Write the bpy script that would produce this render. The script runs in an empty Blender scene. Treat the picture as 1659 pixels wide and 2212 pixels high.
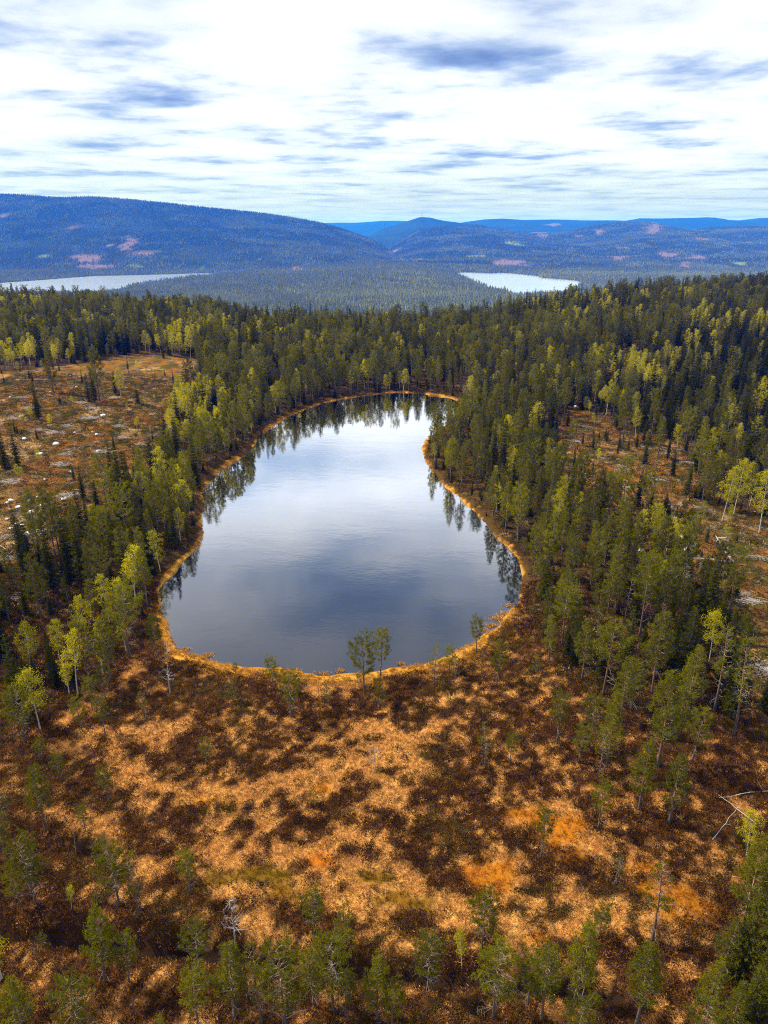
import bpy, math, random
import numpy as np

R = math.radians
rng = np.random.default_rng(7)
random.seed(7)
sc = bpy.context.scene
COL = sc.collection

# ------------------------------------------------------------------ camera
CAM_Z, PITCH, FPX, CX, CY = 60.0, R(21.6), 1534.0, 829.5, 1106.0
cam_d = bpy.data.cameras.new("camera")
cam = bpy.data.objects.new("camera", cam_d)
COL.objects.link(cam)
cam.location = (0, 0, CAM_Z)
cam.rotation_euler = (R(90) - PITCH, 0, 0)
cam_d.sensor_fit = 'VERTICAL'
cam_d.sensor_height = 36.0
cam_d.lens = FPX / 2212.0 * 36.0
cam_d.clip_start = 0.5
cam_d.clip_end = 80000.0
sc.camera = cam

# ------------------------------------------------------------------ sky, sun, exposure
SUN_ELEV, SUN_AZ = R(49), R(-66)          # azimuth from +Y, positive towards +X
world = bpy.data.worlds.new("World")
sc.world = world
world.use_nodes = True
wn, wl = world.node_tree.nodes, world.node_tree.links
wn.clear()


def N(nodes, typ, **kw):
    n = nodes.new(typ)
    for k, v in kw.items():
        if k.startswith("in_"):
            n.inputs[k[3:].replace("_", " ")].default_value = v
        else:
            setattr(n, k, v)
    return n


def mth(nodes, links, op, a, b=None, clamp=False):
    n = nodes.new("ShaderNodeMath")
    n.operation = op
    n.use_clamp = clamp
    for i, v in enumerate((a, b)):
        if v is None:
            continue
        if isinstance(v, (int, float)):
            n.inputs[i].default_value = v
        else:
            links.new(v, n.inputs[i])
    return n.outputs[0]


def ramp(nodes, links, fac, stops, interp='LINEAR'):
    n = nodes.new("ShaderNodeValToRGB")
    n.color_ramp.interpolation = interp
    e = n.color_ramp.elements
    while len(e) > 1:
        e.remove(e[-1])
    e[0].position, e[0].color = stops[0][0], stops[0][1]
    for p, c in stops[1:]:
        x = e.new(p)
        x.color = c
    links.new(fac, n.inputs[0])
    return n.outputs[0]


def g3(v):
    return (v, v, v, 1)


sky = N(wn, "ShaderNodeTexSky", sky_type='NISHITA', sun_disc=False, sun_elevation=SUN_ELEV, sun_rotation=SUN_AZ,
        altitude=400.0, air_density=1.3, dust_density=0.15, ozone_density=2.0)
tc = N(wn, "ShaderNodeTexCoord")
sep = N(wn, "ShaderNodeSeparateXYZ")
wl.new(tc.outputs["Generated"], sep.inputs[0])
zc = mth(wn, wl, 'ADD', mth(wn, wl, 'MAXIMUM', sep.outputs[2], 0.0), 0.035)
px = mth(wn, wl, 'DIVIDE', sep.outputs[0], zc)
py = mth(wn, wl, 'DIVIDE', sep.outputs[1], zc)
cmb = N(wn, "ShaderNodeCombineXYZ")
wl.new(px, cmb.inputs[0]); wl.new(py, cmb.inputs[1])


def wnoise(scale, detail, rough, off, dist=0.0):
    m = N(wn, "ShaderNodeMapping")
    m.inputs["Location"].default_value = off
    wl.new(cmb.outputs[0], m.inputs[0])
    n = N(wn, "ShaderNodeTexNoise", noise_dimensions='3D')
    n.inputs["Scale"].default_value = scale
    n.inputs["Detail"].default_value = detail
    n.inputs["Roughness"].default_value = rough
    n.inputs["Distortion"].default_value = dist
    wl.new(m.outputs[0], n.inputs["Vector"])
    return n.outputs["Fac"]


CLOUD_OFF = (33.91, 68.13, 0.0)
n_big = wnoise(0.82, 6, 0.52, CLOUD_OFF, 0.15)        # heavy grey-blue cloud bellies
n_med = wnoise(2.6, 5, 0.55, (7.7, 2.2, 1.0), 0.1)
n_cov = wnoise(0.16, 6, 0.6, (1.3, 9.9, 3.0), 0.0)    # where the cover is open
belly = mth(wn, wl, 'ADD', mth(wn, wl, 'MULTIPLY', n_big, 0.72), mth(wn, wl, 'MULTIPLY', n_med, 0.28))
ccol = ramp(wn, wl, belly, [(0.0, (0.82, 0.83, 0.88, 1)), (0.38, (0.72, 0.735, 0.79, 1)), (0.47, (0.60, 0.62, 0.68, 1)), (0.53, (0.50, 0.53, 0.61, 1)), (0.565, (0.37, 0.42, 0.53, 1)),
                            (0.605, (0.23, 0.30, 0.45, 1)), (0.66, (0.13, 0.19, 0.36, 1)), (0.74, (0.06, 0.10, 0.24, 1))])
cover = ramp(wn, wl, n_cov, [(0.30, g3(0.6)), (0.45, g3(0.97)), (1.0, g3(1.0))])
elev_open = ramp(wn, wl, sep.outputs[2], [(0.0, g3(0.1)), (0.03, g3(0.3)), (0.10, g3(1.0)), (1.0, g3(1.0))])
cov2 = mth(wn, wl, 'MULTIPLY', cover, elev_open)
bg_sky = N(wn, "ShaderNodeBackground")
bg_sky.inputs[1].default_value = 0.05
wl.new(sky.outputs[0], bg_sky.inputs[0])
bg_cl = N(wn, "ShaderNodeBackground")
bg_cl.inputs[1].default_value = 1.0
wl.new(ccol, bg_cl.inputs[0])
mixw = N(wn, "ShaderNodeMixShader")
wl.new(cov2, mixw.inputs[0]); wl.new(bg_sky.outputs[0], mixw.inputs[1]); wl.new(bg_cl.outputs[0], mixw.inputs[2])
wo = N(wn, "ShaderNodeOutputWorld")
wl.new(mixw.outputs[0], wo.inputs[0])

sun_d = bpy.data.lights.new("sun", 'SUN')
sun_d.energy = 5.0
sun_d.angle = R(1.5)
sun_d.color = (1.0, 0.95, 0.86)
sun = bpy.data.objects.new("sun", sun_d)
COL.objects.link(sun)
sun.rotation_euler = (R(90) - SUN_ELEV, 0, R(180) - SUN_AZ)
sun.location = (0, 0, 300)

sc.view_settings.view_transform = 'Standard'
sc.view_settings.look = 'None'
sc.view_settings.exposure = 0.92
sc.view_settings.gamma = 1.0
cy = sc.cycles
cy.max_bounces = 5
cy.diffuse_bounces = 2
cy.glossy_bounces = 2
cy.transmission_bounces = 2
cy.transparent_max_bounces = 4
cy.volume_bounces = 0
cy.use_denoising = False
cy.filter_width = 1.1
cy.sample_clamp_indirect = 6.0

# ------------------------------------------------------------------ projection helpers
CP, SP = math.cos(PITCH), math.sin(PITCH)


def ray(u, v):
    a, b = (np.asarray(u, float) - CX) / FPX, -(np.asarray(v, float) - CY) / FPX
    return a, CP + b * SP, -SP + b * CP


def flat(u, v, z=0.0):
    dx, dy, dz = ray(u, v)
    t = (z - CAM_Z) / dz
    return np.stack([t * dx, t * dy], -1)


def flat_list(pts, z=0.0):
    p = np.array(pts, float)
    return flat(p[:, 0], p[:, 1], z)


def project(x, y, z):
    zc_ = y * CP - (z - CAM_Z) * SP
    yc_ = y * SP + (z - CAM_Z) * CP
    return CX + FPX * x / zc_, CY - FPX * yc_ / zc_


# ------------------------------------------------------------------ numpy noise
def _hash(ix, iy, s):
    h = (ix.astype(np.int64) * 374761393 + iy.astype(np.int64) * 668265263 + s * 1442695041) & 0x7fffffff
    h = ((h ^ (h >> 13)) * 1274126177) & 0x7fffffff
    return ((h ^ (h >> 16)) & 0xffff) / 65535.0


def vnoise(x, y, s=0):
    ix, iy = np.floor(x), np.floor(y)
    fx, fy = x - ix, y - iy
    fx, fy = fx * fx * (3 - 2 * fx), fy * fy * (3 - 2 * fy)
    a, b = _hash(ix, iy, s), _hash(ix + 1, iy, s)
    c, d = _hash(ix, iy + 1, s), _hash(ix + 1, iy + 1, s)
    return (a * (1 - fx) + b * fx) * (1 - fy) + (c * (1 - fx) + d * fx) * fy


def fbm(x, y, wl_, oct_=4, s=0, rough=0.5):
    v, a, t = 0.0, 1.0, 0.0
    f = 1.0 / wl_
    for o in range(oct_):
        v = v + a * vnoise(x * f + 17.3 * o, y * f - 9.1 * o, s + o)
        t += a
        a *= rough
        f *= 2.03
    return v / t


def sst(a, b, x):
    t = np.clip((x - a) / (b - a), 0, 1)
    return t * t * (3 - 2 * t)


def inside(poly, x, y):
    r = np.zeros(x.shape, bool)
    n = len(poly)
    for i in range(n):
        x1, y1 = poly[i]
        x2, y2 = poly[(i + 1) % n]
        c = (y1 > y) != (y2 > y)
        r ^= c & (x < (x2 - x1) * (y - y1) / (y2 - y1 + 1e-12) + x1)
    return r


def seg_dist(pts, x, y, closed=False):
    d = np.full(x.shape, 1e9)
    n = len(pts)
    for i in range(n if closed else n - 1):
        ax, ay = pts[i]
        bx, by = pts[(i + 1) % n]
        ex, ey = bx - ax, by - ay
        t = np.clip(((x - ax) * ex + (y - ay) * ey) / (ex * ex + ey * ey + 1e-12), 0, 1)
        d = np.minimum(d, np.hypot(x - ax - t * ex, y - ay - t * ey))
    return d


def sdist(poly, x, y):
    d = seg_dist(poly, x, y, True)
    return np.where(inside(poly, x, y), -d, d)


# ------------------------------------------------------------------ terrain shape
LAKE_PX = [(830, 850), (860, 848), (905, 850), (945, 855), (975, 860), (988, 866), (994, 875), (986, 892), (968, 914),
           (942, 936), (920, 952), (912, 968), (915, 990), (930, 1015), (955, 1045), (985, 1068), (1015, 1095), (1045, 1130),
           (1075, 1165), (1100, 1185), (1120, 1210), (1128, 1240), (1125, 1275), (1118, 1305), (1105, 1325), (1085, 1345),
           (1060, 1362), (1035, 1378), (1010, 1393), (985, 1408), (950, 1425), (915, 1438), (880, 1445), (850, 1450), (800, 1457),
           (750, 1460), (700, 1462), (660, 1460), (620, 1452), (570, 1447), (520, 1443), (480, 1432), (440, 1420), (405, 1413),
           (385, 1400), (372, 1380), (365, 1350), (350, 1325), (340, 1290), (335, 1275), (345, 1262), (370, 1240), (385, 1215),
           (410, 1195), (430, 1180), (440, 1155), (435, 1125), (440, 1095), (440, 1070), (450, 1045), (470, 1020), (500, 1000),
           (530, 985), (545, 965), (560, 945), (590, 920), (620, 902), (660, 885), (700, 870), (740, 862), (790, 855)]
LAKE = flat_list(LAKE_PX)
FAR_Z = -170.0
FARL_PX = [(-120, 640), (-120, 614), (0, 611), (60, 607), (100, 604), (150, 600), (205, 596), (260, 595), (300, 594), (380, 592), (430, 590),
           (485, 589.5), (455, 596), (410, 599), (380, 604), (330, 610), (300, 614), (280, 620), (262, 628), (230, 634)]
FARR_PX = [(978, 590), (1000, 588), (1022, 588.5), (1060, 590), (1085, 589), (1100, 590), (1128, 592.5), (1160, 596), (1172, 600), (1200, 602),
           (1240, 605), (1252, 608), (1258, 613), (1246, 622), (1215, 634), (1110, 640), (1090, 628), (1062, 624), (1030, 613), (1018, 606), (1000, 599)]
FARL, FARR = flat_list(FARL_PX, FAR_Z), flat_list(FARR_PX, FAR_Z)
DITCH_PX = [(-40, 2010), (0, 2018), (60, 2025), (130, 2038), (210, 2043), (300, 2053), (370, 2065), (400, 2060), (465, 2068), (530, 2075),
            (600, 2086), (680, 2098), (750, 2110), (830, 2116), (880, 2120), (955, 2130), (1040, 2130), (1130, 2140), (1240, 2150), (1330, 2165)]
DITCH = flat_list(DITCH_PX, 0.6)

RIDGES = [  # crest distance, foot distance, foot height, profile power, silhouette in the photograph
    (6500, 4330, -168, 0.95, [(-700, 455), (-300, 425), (-100, 418), (0, 420), (60, 423), (130, 428), (200, 426), (270, 431), (350, 439), (420, 447), (500, 455),
                              (560, 461), (620, 469), (680, 480), (730, 493), (780, 510), (810, 523), (840, 540), (880, 562), (930, 585)]),
    (8000, 4450, -166, 1.25, [(760, 575), (830, 540), (870, 515), (905, 497), (960, 490), (1030, 487), (1080, 496), (1130, 505), (1190, 507), (1240, 498), (1280, 490),
                              (1320, 484), (1355, 481), (1400, 482), (1432, 486), (1460, 500), (1500, 497), (1560, 492), (1659, 488), (1800, 480), (2300, 500)]),
    (10500, 8200, -60, 1.0, [(720, 530), (790, 512), (830, 494), (860, 484), (885, 476), (905, 469.5), (915, 469), (930, 470), (945, 474), (960, 477), (1000, 482), (1050, 491), (1110, 510)]),
    (13500, 9500, -20, 1.1, [(700, 520), (830, 505), (960, 486), (1010, 479), (1045, 474), (1085, 472), (1130, 475), (1200, 474), (1260, 476), (1330, 476), (1355, 477),
                             (1380, 471.5), (1420, 472), (1470, 471), (1500, 470.5), (1530, 469), (1545, 470), (1560, 475), (1600, 476), (1640, 471), (1700, 470), (1900, 474), (2400, 470)]),
    (18000, 15000, 0, 1.0, [(-900, 486), (300, 484), (650, 483), (720, 481), (770, 481), (800, 479), (830, 477), (870, 477), (920, 481), (1000, 482), (1200, 481), (2400, 480)]),
]
RIDGE_XZ = []
for y0, yf, zf, pw, sil in RIDGES:
    s = np.array(sil, float)
    dx, dy, dz = ray(s[:, 0], s[:, 1])
    t = y0 / dy
    RIDGE_XZ.append((t * dx, CAM_Z + t * dz))


def edge_y(x):          # where the plateau with the tarn breaks off into the valley
    return np.interp(x, [-700, -330, -200, -80, 0, 60, 130, 230, 330, 460, 800], [640, 560, 500, 455, 440, 450, 500, 560, 640, 720, 800])


def ground(x, y, detail=True):
    """height of the ground, metres; the tarn's surface is 0"""
    x = np.asarray(x, float); y = np.asarray(y, float)
    near = (np.abs(x) < 900) & (y < 1200)
    z = np.zeros(x.shape)
    # far country
    far = y > 420
    xf, yf_ = x[far], y[far]
    v = FAR_Z + 4 + 16 * sst(1500, 2600, yf_) * 0 + 10 * fbm(xf, yf_, 700, 3, 5)
    mid = np.exp(-((xf - 60) / 620.0) ** 2) * sst(2300, 3900, yf_) * (1 - sst(5200, 6500, yf_))
    v = v + 34 * mid
    for (y0, yfoot, zf, pw, sil), (rx, rz) in zip(RIDGES, RIDGE_XZ):
        crest = np.interp(xf, rx, rz)
        wob = 0.86 + 0.28 * fbm(xf, yf_, 900, 4, 11 + int(y0))
        s = np.clip((yf_ - yfoot) / (y0 - yfoot), 0, 1)
        prof = s ** pw
        prof = prof * (1 - (1 - wob) * 4 * s * (1 - s) * 1.6)
        back = np.clip((yf_ - y0) / 3000.0, 0, 1)
        h = zf + (crest - zf) * prof - back * back * 250 - np.where(back > 0, 12 * sst(0, .1, back), 0)
        v = np.where((yf_ > yfoot), np.maximum(v, np.where(crest > zf, h, -999)), v)
    dl = np.minimum(sdist(FARL, xf, yf_), sdist(FARR, xf, yf_)) if xf.size else xf
    v = np.where(dl < 260, FAR_Z - 1.2 + (v - FAR_Z + 1.2) * sst(20, 260, dl), v)
    z[far] = v
    # plateau
    ey = edge_y(x)
    pl = 0.55 + 0.0 * x
    xn, yn = x[near], y[near]
    sd = sdist(LAKE, xn, yn)
    sdw = sd + 1.5 * (fbm(xn, yn, 5, 3, 3) - 0.5) + 2.0 * (fbm(xn, yn, 15, 2, 6) - .5)
    rise = 0.15 + 0.9 * sst(0, 16, sdw) + 0.012 * np.clip(sdw - 16, 0, 400)
    rise = rise + 8 * sst(25, 140, xn) * sst(230, 430, yn) - 4 * sst(200, 420, xn) * sst(300, 500, yn) + 3.0 * sst(25, 120, -xn) * sst(120, 220, yn) - 1.0 * sst(300, 460, yn) * np.exp(-((xn + 40) / 140.0) ** 2)
    rise = rise + 1.6 * (fbm(xn, yn, 40, 3, 21) - 0.5) * sst(8, 40, sdw)
    zin = np.where(sdw < 0, np.maximum(-2.0, 0.28 * sdw), rise * sst(0, 1.2, sdw) + 0.05 * np.clip(sdw, 0, 3))
    if detail:
        zin = zin + np.where(sdw > 0.3, 1, 0) * (0.34 * sst(0.42, 0.62, fbm(xn, yn, 2.6, 3, 31)) + 0.22 * (fbm(xn, yn, 1.3, 2, 41) - 0.5))
        dd = seg_dist(DITCH, xn, yn)
        zin = zin - 1.9 * np.exp(-(dd / 1.0) ** 2) + 0.4 * np.exp(-((dd - 2.2) / 1.0) ** 2)
    pl = np.full(x.shape, 4.0)
    pl[near] = zin
    pl = np.where(near, pl, 7 + 0 * x)
    k = np.clip((y - ey) / 420.0, 0, 1)
    k = k * k * (3 - 2 * k) * 0.35 + k * 0.65
    return np.where(far, pl * (1 - k) + z * k, pl)


# ------------------------------------------------------------------ terrain mesh
def axis_coords(lo, hi, step, out_lo, out_hi, grow, extra=()):
    c = list(np.arange(lo, hi + 1e-6, step))
    s, v = step, hi
    while v < out_hi:
        s *= grow
        v += s
        c.append(v)
    s, v = step, lo
    while v > out_lo:
        s *= grow
        v -= s
        c.insert(0, v)
    c = [q for q in c if all(abs(q - e) > 25 for e in extra)] + list(extra)
    return np.array(sorted(c))


GX = axis_coords(-72, 72, 0.7, -15000, 15000, 1.026)
GY = axis_coords(30, 300, 0.8, -60, 21000, 1.024, extra=[r[0] for r in RIDGES])
MX, MY = np.meshgrid(GX, GY)
GZ = ground(MX.ravel(), MY.ravel()).reshape(MX.shape)


def gz(x, y):
    """height of the built ground sheet"""
    x = np.asarray(x, float); y = np.asarray(y, float)
    i = np.clip(np.searchsorted(GX, x) - 1, 0, len(GX) - 2)
    j = np.clip(np.searchsorted(GY, y) - 1, 0, len(GY) - 2)
    fx = np.clip((x - GX[i]) / (GX[i + 1] - GX[i]), 0, 1)
    fy = np.clip((y - GY[j]) / (GY[j + 1] - GY[j]), 0, 1)
    return (GZ[j, i] * (1 - fx) + GZ[j, i + 1] * fx) * (1 - fy) + (GZ[j + 1, i] * (1 - fx) + GZ[j + 1, i + 1] * fx) * fy


def at(u, v):
    """pixel of the photograph -> point on the ground"""
    u = np.atleast_1d(np.asarray(u, float)); v = np.atleast_1d(np.asarray(v, float))
    z = np.zeros(u.shape) + 0.5
    for _ in range(6):
        p = flat(u, v, z)
        z = gz(p[:, 0], p[:, 1])
    return p[:, 0], p[:, 1], z


def W(pts):
    p = np.array(pts, float)
    x, y, z = at(p[:, 0], p[:, 1])
    return np.stack([x, y], -1)


# ground cover maps (world space)
def c7(pts):
    return [(.5 * a, 1592.6 + .5 * b) for a, b in pts]


def c8(pts):
    return [(829.5 + .5 * a, 1592.6 + .5 * b) for a, b in pts]


STRAW = [(W(p), w) for p, w in [
    (c7([(430, 20), (520, 90), (560, 160), (640, 200), (750, 215), (830, 255), (950, 280), (1060, 240), (1180, 210), (1300, 185), (1400, 170), (1480, 120)]), 2.2),
    (c7([(240, 330), (400, 385), (480, 430), (430, 365), (560, 315), (650, 285), (720, 240)]), 1.4),
    (c7([(950, 280), (985, 340), (945, 430), (880, 500), (900, 560), (960, 570), (1050, 605), (1130, 570), (1230, 610), (1290, 690)]), 1.5),
    (c7([(1150, 240), (1140, 330), (1130, 430), (1200, 520), (1300, 500), (1400, 475), (1480, 420), (1600, 440)]), 1.3),
    (c7([(1640, 640), (1520, 590), (1440, 650), (1540, 720), (1600, 780)]), 1.7),
    (c7([(680, 580), (760, 520), (860, 470), (900, 420)]), 0.9),
    (c7([(230, 40), (330, 60), (430, 30), (560, -20), (700, -50)]), 1.2),
    (c7([(950, 640), (1040, 670), (1120, 690), (1100, 780), (1200, 880)]), 1.1),
    (c7([(420, 420), (560, 520), (690, 600)]), 0.8),
    ([(760, 1590), (800, 1570), (850, 1580), (850, 1640), (800, 1640), (820, 1690)], 1.5),
    ([(900, 1590), (950, 1570), (990, 1600)], 1.3),
    ([(620, 1480), (690, 1490), (760, 1480)], 1.2),
    (c8([(-40, 60), (60, 30), (140, 120), (60, 220), (-20, 250)]), 2.0),
    (c8([(0, 560), (80, 600), (160, 680), (260, 740), (360, 770), (470, 740)]), 1.3),
    (c8([(330, 510), (420, 490), (520, 520), (560, 600)]), 1.2),
    (c8([(560, 380), (640, 330), (740, 290), (800, 320)]), 1.3),
    (c8([(560, 660), (650, 700), (740, 720), (800, 690), (900, 700), (1000, 750)]), 1.2),
    (c8([(500, 770), (560, 830), (600, 900), (560, 960)]), 1.2),
    (c8([(720, 850), (830, 830), (960, 830), (1100, 820), (1180, 780)]), 0.9),
    (c8([(860, 420), (930, 480), (1000, 560), (1080, 600)]), 0.9),
    ([(130, 1560), (200, 1530), (260, 1480), (300, 1430)], 1.1),
    ([(170, 1600), (260, 1590), (330, 1600), (400, 1570)], 1.0),
]]
HEATH = [(W([c])[0], rx, ry) for c, rx, ry in [
    (c7([(760, 120)])[0], 6.5, 3.2), (c7([(980, 150)])[0], 6, 3.4), (c7([(690, 272)])[0], 2.4, 1.2), (c7([(800, 345)])[0], 5.2, 2.6),
    (c7([(1050, 350)])[0], 3.8, 2.8), (c7([(560, 372)])[0], 2.6, 1.5), (c7([(630, 450)])[0], 2.6, 1.8), (c7([(330, 160)])[0], 4, 2.4),
    (c7([(470, 220)])[0], 3.2, 2.0), (c7([(1280, 400)])[0], 4.5, 3.6), (c7([(1530, 480)])[0], 3.6, 1.8), (c7([(1560, 300)])[0], 5.5, 4.6),
    (c7([(800, 610)])[0], 4.5, 2.0), (c7([(300, 540)])[0], 4.8, 3.0), (c7([(120, 470)])[0], 5, 3.0), (c7([(1150, 740)])[0], 2.6, 1.4),
    (c7([(1360, 790)])[0], 4, 1.8), (c7([(600, 820)])[0], 6, 2.5), (c7([(200, 800)])[0], 7, 3.0), (c7([(1250, 590)])[0], .9, .8),
    ((560, 1510), 9, 2.6), ((690, 1530), 8, 2.4), ((900, 1490), 6, 2.0), ((960, 1660), 6, 4), ((880, 1700), 5, 3),
    (c8([(250, 200)])[0], 5, 4), (c8([(260, 420)])[0], 4, 2.6), (c8([(700, 590)])[0], 5.2, 2.4), (c8([(640, 480)])[0], 3.0, 1.6),
    (c8([(880, 680)])[0], 2.4, .8), (c8([(680, 720)])[0], 3.2, 1.4), (c8([(560, 420)])[0], 2.0, 1.2), (c8([(300, 640)])[0], 3.6, 1.8),
    (c8([(170, 520)])[0], 3.5, 1.8), (c8([(1000, 640)])[0], 3, 1.2), (c8([(480, 545)])[0], 1.0, .8),
]]
MOSS = [(W([c])[0], rx, ry, k) for c, rx, ry, k in [
    (c8([(775, 415)])[0], 3.0, 3.4, 0.0), (c8([(450, 600)])[0], 2.8, 1.7, 0.0), (c8([(510, 650)])[0], 1.8, 1.2, 0.0), (c8([(60, 690)])[0], 3.2, 1.4, 0.7),
    (c8([(150, 735)])[0], 2.8, 1.0, 0.8), (c8([(620, 350)])[0], 2.4, 1.3, 0.1), (c8([(640, 860)])[0], 1.3, .9, 0.0),
    (c7([(890, 275)])[0], 2.8, .6, 0.2), (c7([(1385, 230)])[0], 2.0, 1.2, 0.1), (c7([(1020, 590)])[0], 3.4, 1.1, 0.8), (c7([(1150, 600)])[0], 3.2, 1.3, 0.9),
    (c7([(1230, 660)])[0], 2.2, 1.0, 0.7), (c7([(1620, 610)])[0], 2.4, 1.2, 0.8), (c7([(1400, 500)])[0], 2.0, .9, -0.3), (c7([(1410, 555)])[0], 1.8, .7, -0.3),
    (c8([(1240, 700)])[0], 3.4, 2.8, 0.15), (c8([(1130, 560)])[0], 2.0, 1.2, 0.1),
]]
CLEAR_L = W([(-140, 802), (60, 800), (180, 786), (300, 764), (430, 776), (432, 830), (385, 880), (372, 930), (352, 992), (272, 1040), (205, 1112), (120, 1175), (-140, 1300)])
CLEAR_R1 = W([(1232, 882), (1290, 892), (1335, 932), (1440, 950), (1500, 1000), (1510, 1050), (1440, 1080), (1340, 1096), (1262, 1078), (1205, 1010), (1190, 935)])
CLEAR_R2 = W([(1452, 1062), (1560, 1105), (1760, 1140), (1780, 1480), (1640, 1520), (1602, 1420), (1565, 1300), (1500, 1262), (1440, 1160)])
THIN_R = W([(1190, 905), (1400, 930), (1560, 985), (1720, 1090), (1720, 1200), (1600, 1270), (1480, 1270), (1380, 1215), (1300, 1140), (1220, 1060)])
BOG = W([(310, 1345), (285, 1410), (215, 1470), (120, 1545), (40, 1600), (-160, 1680), (-330, 3200), (2050, 3200), (1950, 1900), (1760, 1560), (1600, 1560), (1480, 1590),
         (1330, 1560), (1255, 1490), (1185, 1415), (1150, 1345), (1135, 1290), (1110, 1250), (700, 1250), (380, 1300)])


def bog_fields(x, y):
    """straw share (0 heather .. 1 straw), moss share, moss hue"""
    st = np.zeros(x.shape)
    wx = x + 1.6 * (fbm(x, y, 3.5, 3, 51) - .5)
    wy = y + 1.6 * (fbm(x, y, 3.5, 3, 61) - .5)
    for pl, w in STRAW:
        st = np.maximum(st, np.exp(-(seg_dist(pl, wx, wy) / (w * .82)) ** 2 * 0.7))
    hb = np.zeros(x.shape)
    for c, rx, ry in HEATH:
        r = np.hypot((wx - c[0]) / rx, (wy - c[1]) / ry)
        hb = np.maximum(hb, 1 - sst(0.75, 1.1, r))
    n = fbm(x, y, 7.0, 4, 71, 0.6)
    n2 = fbm(x, y, 1.7, 3, 81, 0.55)
    # grassier in the middle, heathery at the wooded rim; also paints in rim shade
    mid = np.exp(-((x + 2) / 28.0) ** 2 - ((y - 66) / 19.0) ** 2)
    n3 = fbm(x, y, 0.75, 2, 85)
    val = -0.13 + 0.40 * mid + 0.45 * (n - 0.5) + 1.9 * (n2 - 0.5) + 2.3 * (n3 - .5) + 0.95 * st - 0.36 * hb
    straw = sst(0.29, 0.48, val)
    ms, hue = np.zeros(x.shape), np.zeros(x.shape)
    for c, rx, ry, k in MOSS:
        r = np.hypot((wx - c[0]) / rx, (wy - c[1]) / ry)
        m = (1 - sst(0.45, 1.15, r + 1.3 * (n2 - .5)))
        hue = np.where(m > ms, k, hue)
        ms = np.maximum(ms, m)
    return straw, ms, hue


def c3(*c):
    return np.array(c, float)


A_STRAW, A_STRAW2 = c3(.54, .28, .066), c3(.36, .145, .038)
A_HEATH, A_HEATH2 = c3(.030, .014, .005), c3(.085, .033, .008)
A_SEDGE, A_SEDGE2 = c3(.50, .27, .035), c3(.34, .13, .018)
A_ORANGE, A_OLIVE, A_RED = c3(.31, .105, .007), c3(.10, .062, .006), c3(.30, .07, .014)
A_CLEAR, A_CLEAR2, A_CLEAR3 = c3(.170, .068, .011), c3(.062, .046, .008), c3(.32, .19, .075)
A_FLOOR, A_FLOOR2 = c3(.040, .024, .006), c3(.070, .033, .008)
A_MUD = c3(.02, .011, .005)
A_FARF, A_CUT, A_FIELD = c3(.020, .032, .014), c3(.14, .088, .062), c3(.12, .14, .03)
CUTS = [(c, rx, ry, k) for c, rx, ry, k in [  # far clear-cuts: centre pixel, half-widths in pixels, kind
    ((272, 524), 16, 16, 0), ((235, 528), 9, 7, 0), ((310, 545), 44, 8, 0), ((190, 557), 40, 8, 0), ((215, 575), 45, 7, 0), ((92, 582), 30, 4, 0), ((430, 575), 45, 6, 0),
    ((8, 467), 12, 5, 0), ((62, 470), 22, 3, 0), ((160, 493), 14, 3, 0), ((300, 575), 16, 4, 1), ((420, 580), 26, 4, 1), ((90, 556), 22, 4, 1), ((640, 581), 28, 4, 0),
    ((1110, 566), 40, 9, 0), ((1090, 570), 24, 6, 0), ((1330, 556), 27, 6, 0), ((1298, 503), 13, 8, 0), ((1170, 508), 18, 6, 0), ((1410, 495), 25, 9, 0), ((1475, 575), 17, 7, 0),
    ((1230, 541), 9, 3, 0), ((1525, 517), 16, 4, 0), ((1340, 537), 30, 3, 0), ((1450, 548), 30, 6, 0), ((1200, 486), 12, 3, 0), ((1120, 527), 26, 4, 1), ((1090, 541), 22, 3, 1),
    ((1250, 509), 10, 3, 0), ((850, 545), 14, 6, 0), ((890, 562), 50, 3, 1), ((870, 612), 32, 5, 0), ((1500, 558), 24, 4, 0), ((1600, 570), 26, 4, 1), ((1030, 552), 20, 3, 1)]]


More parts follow.
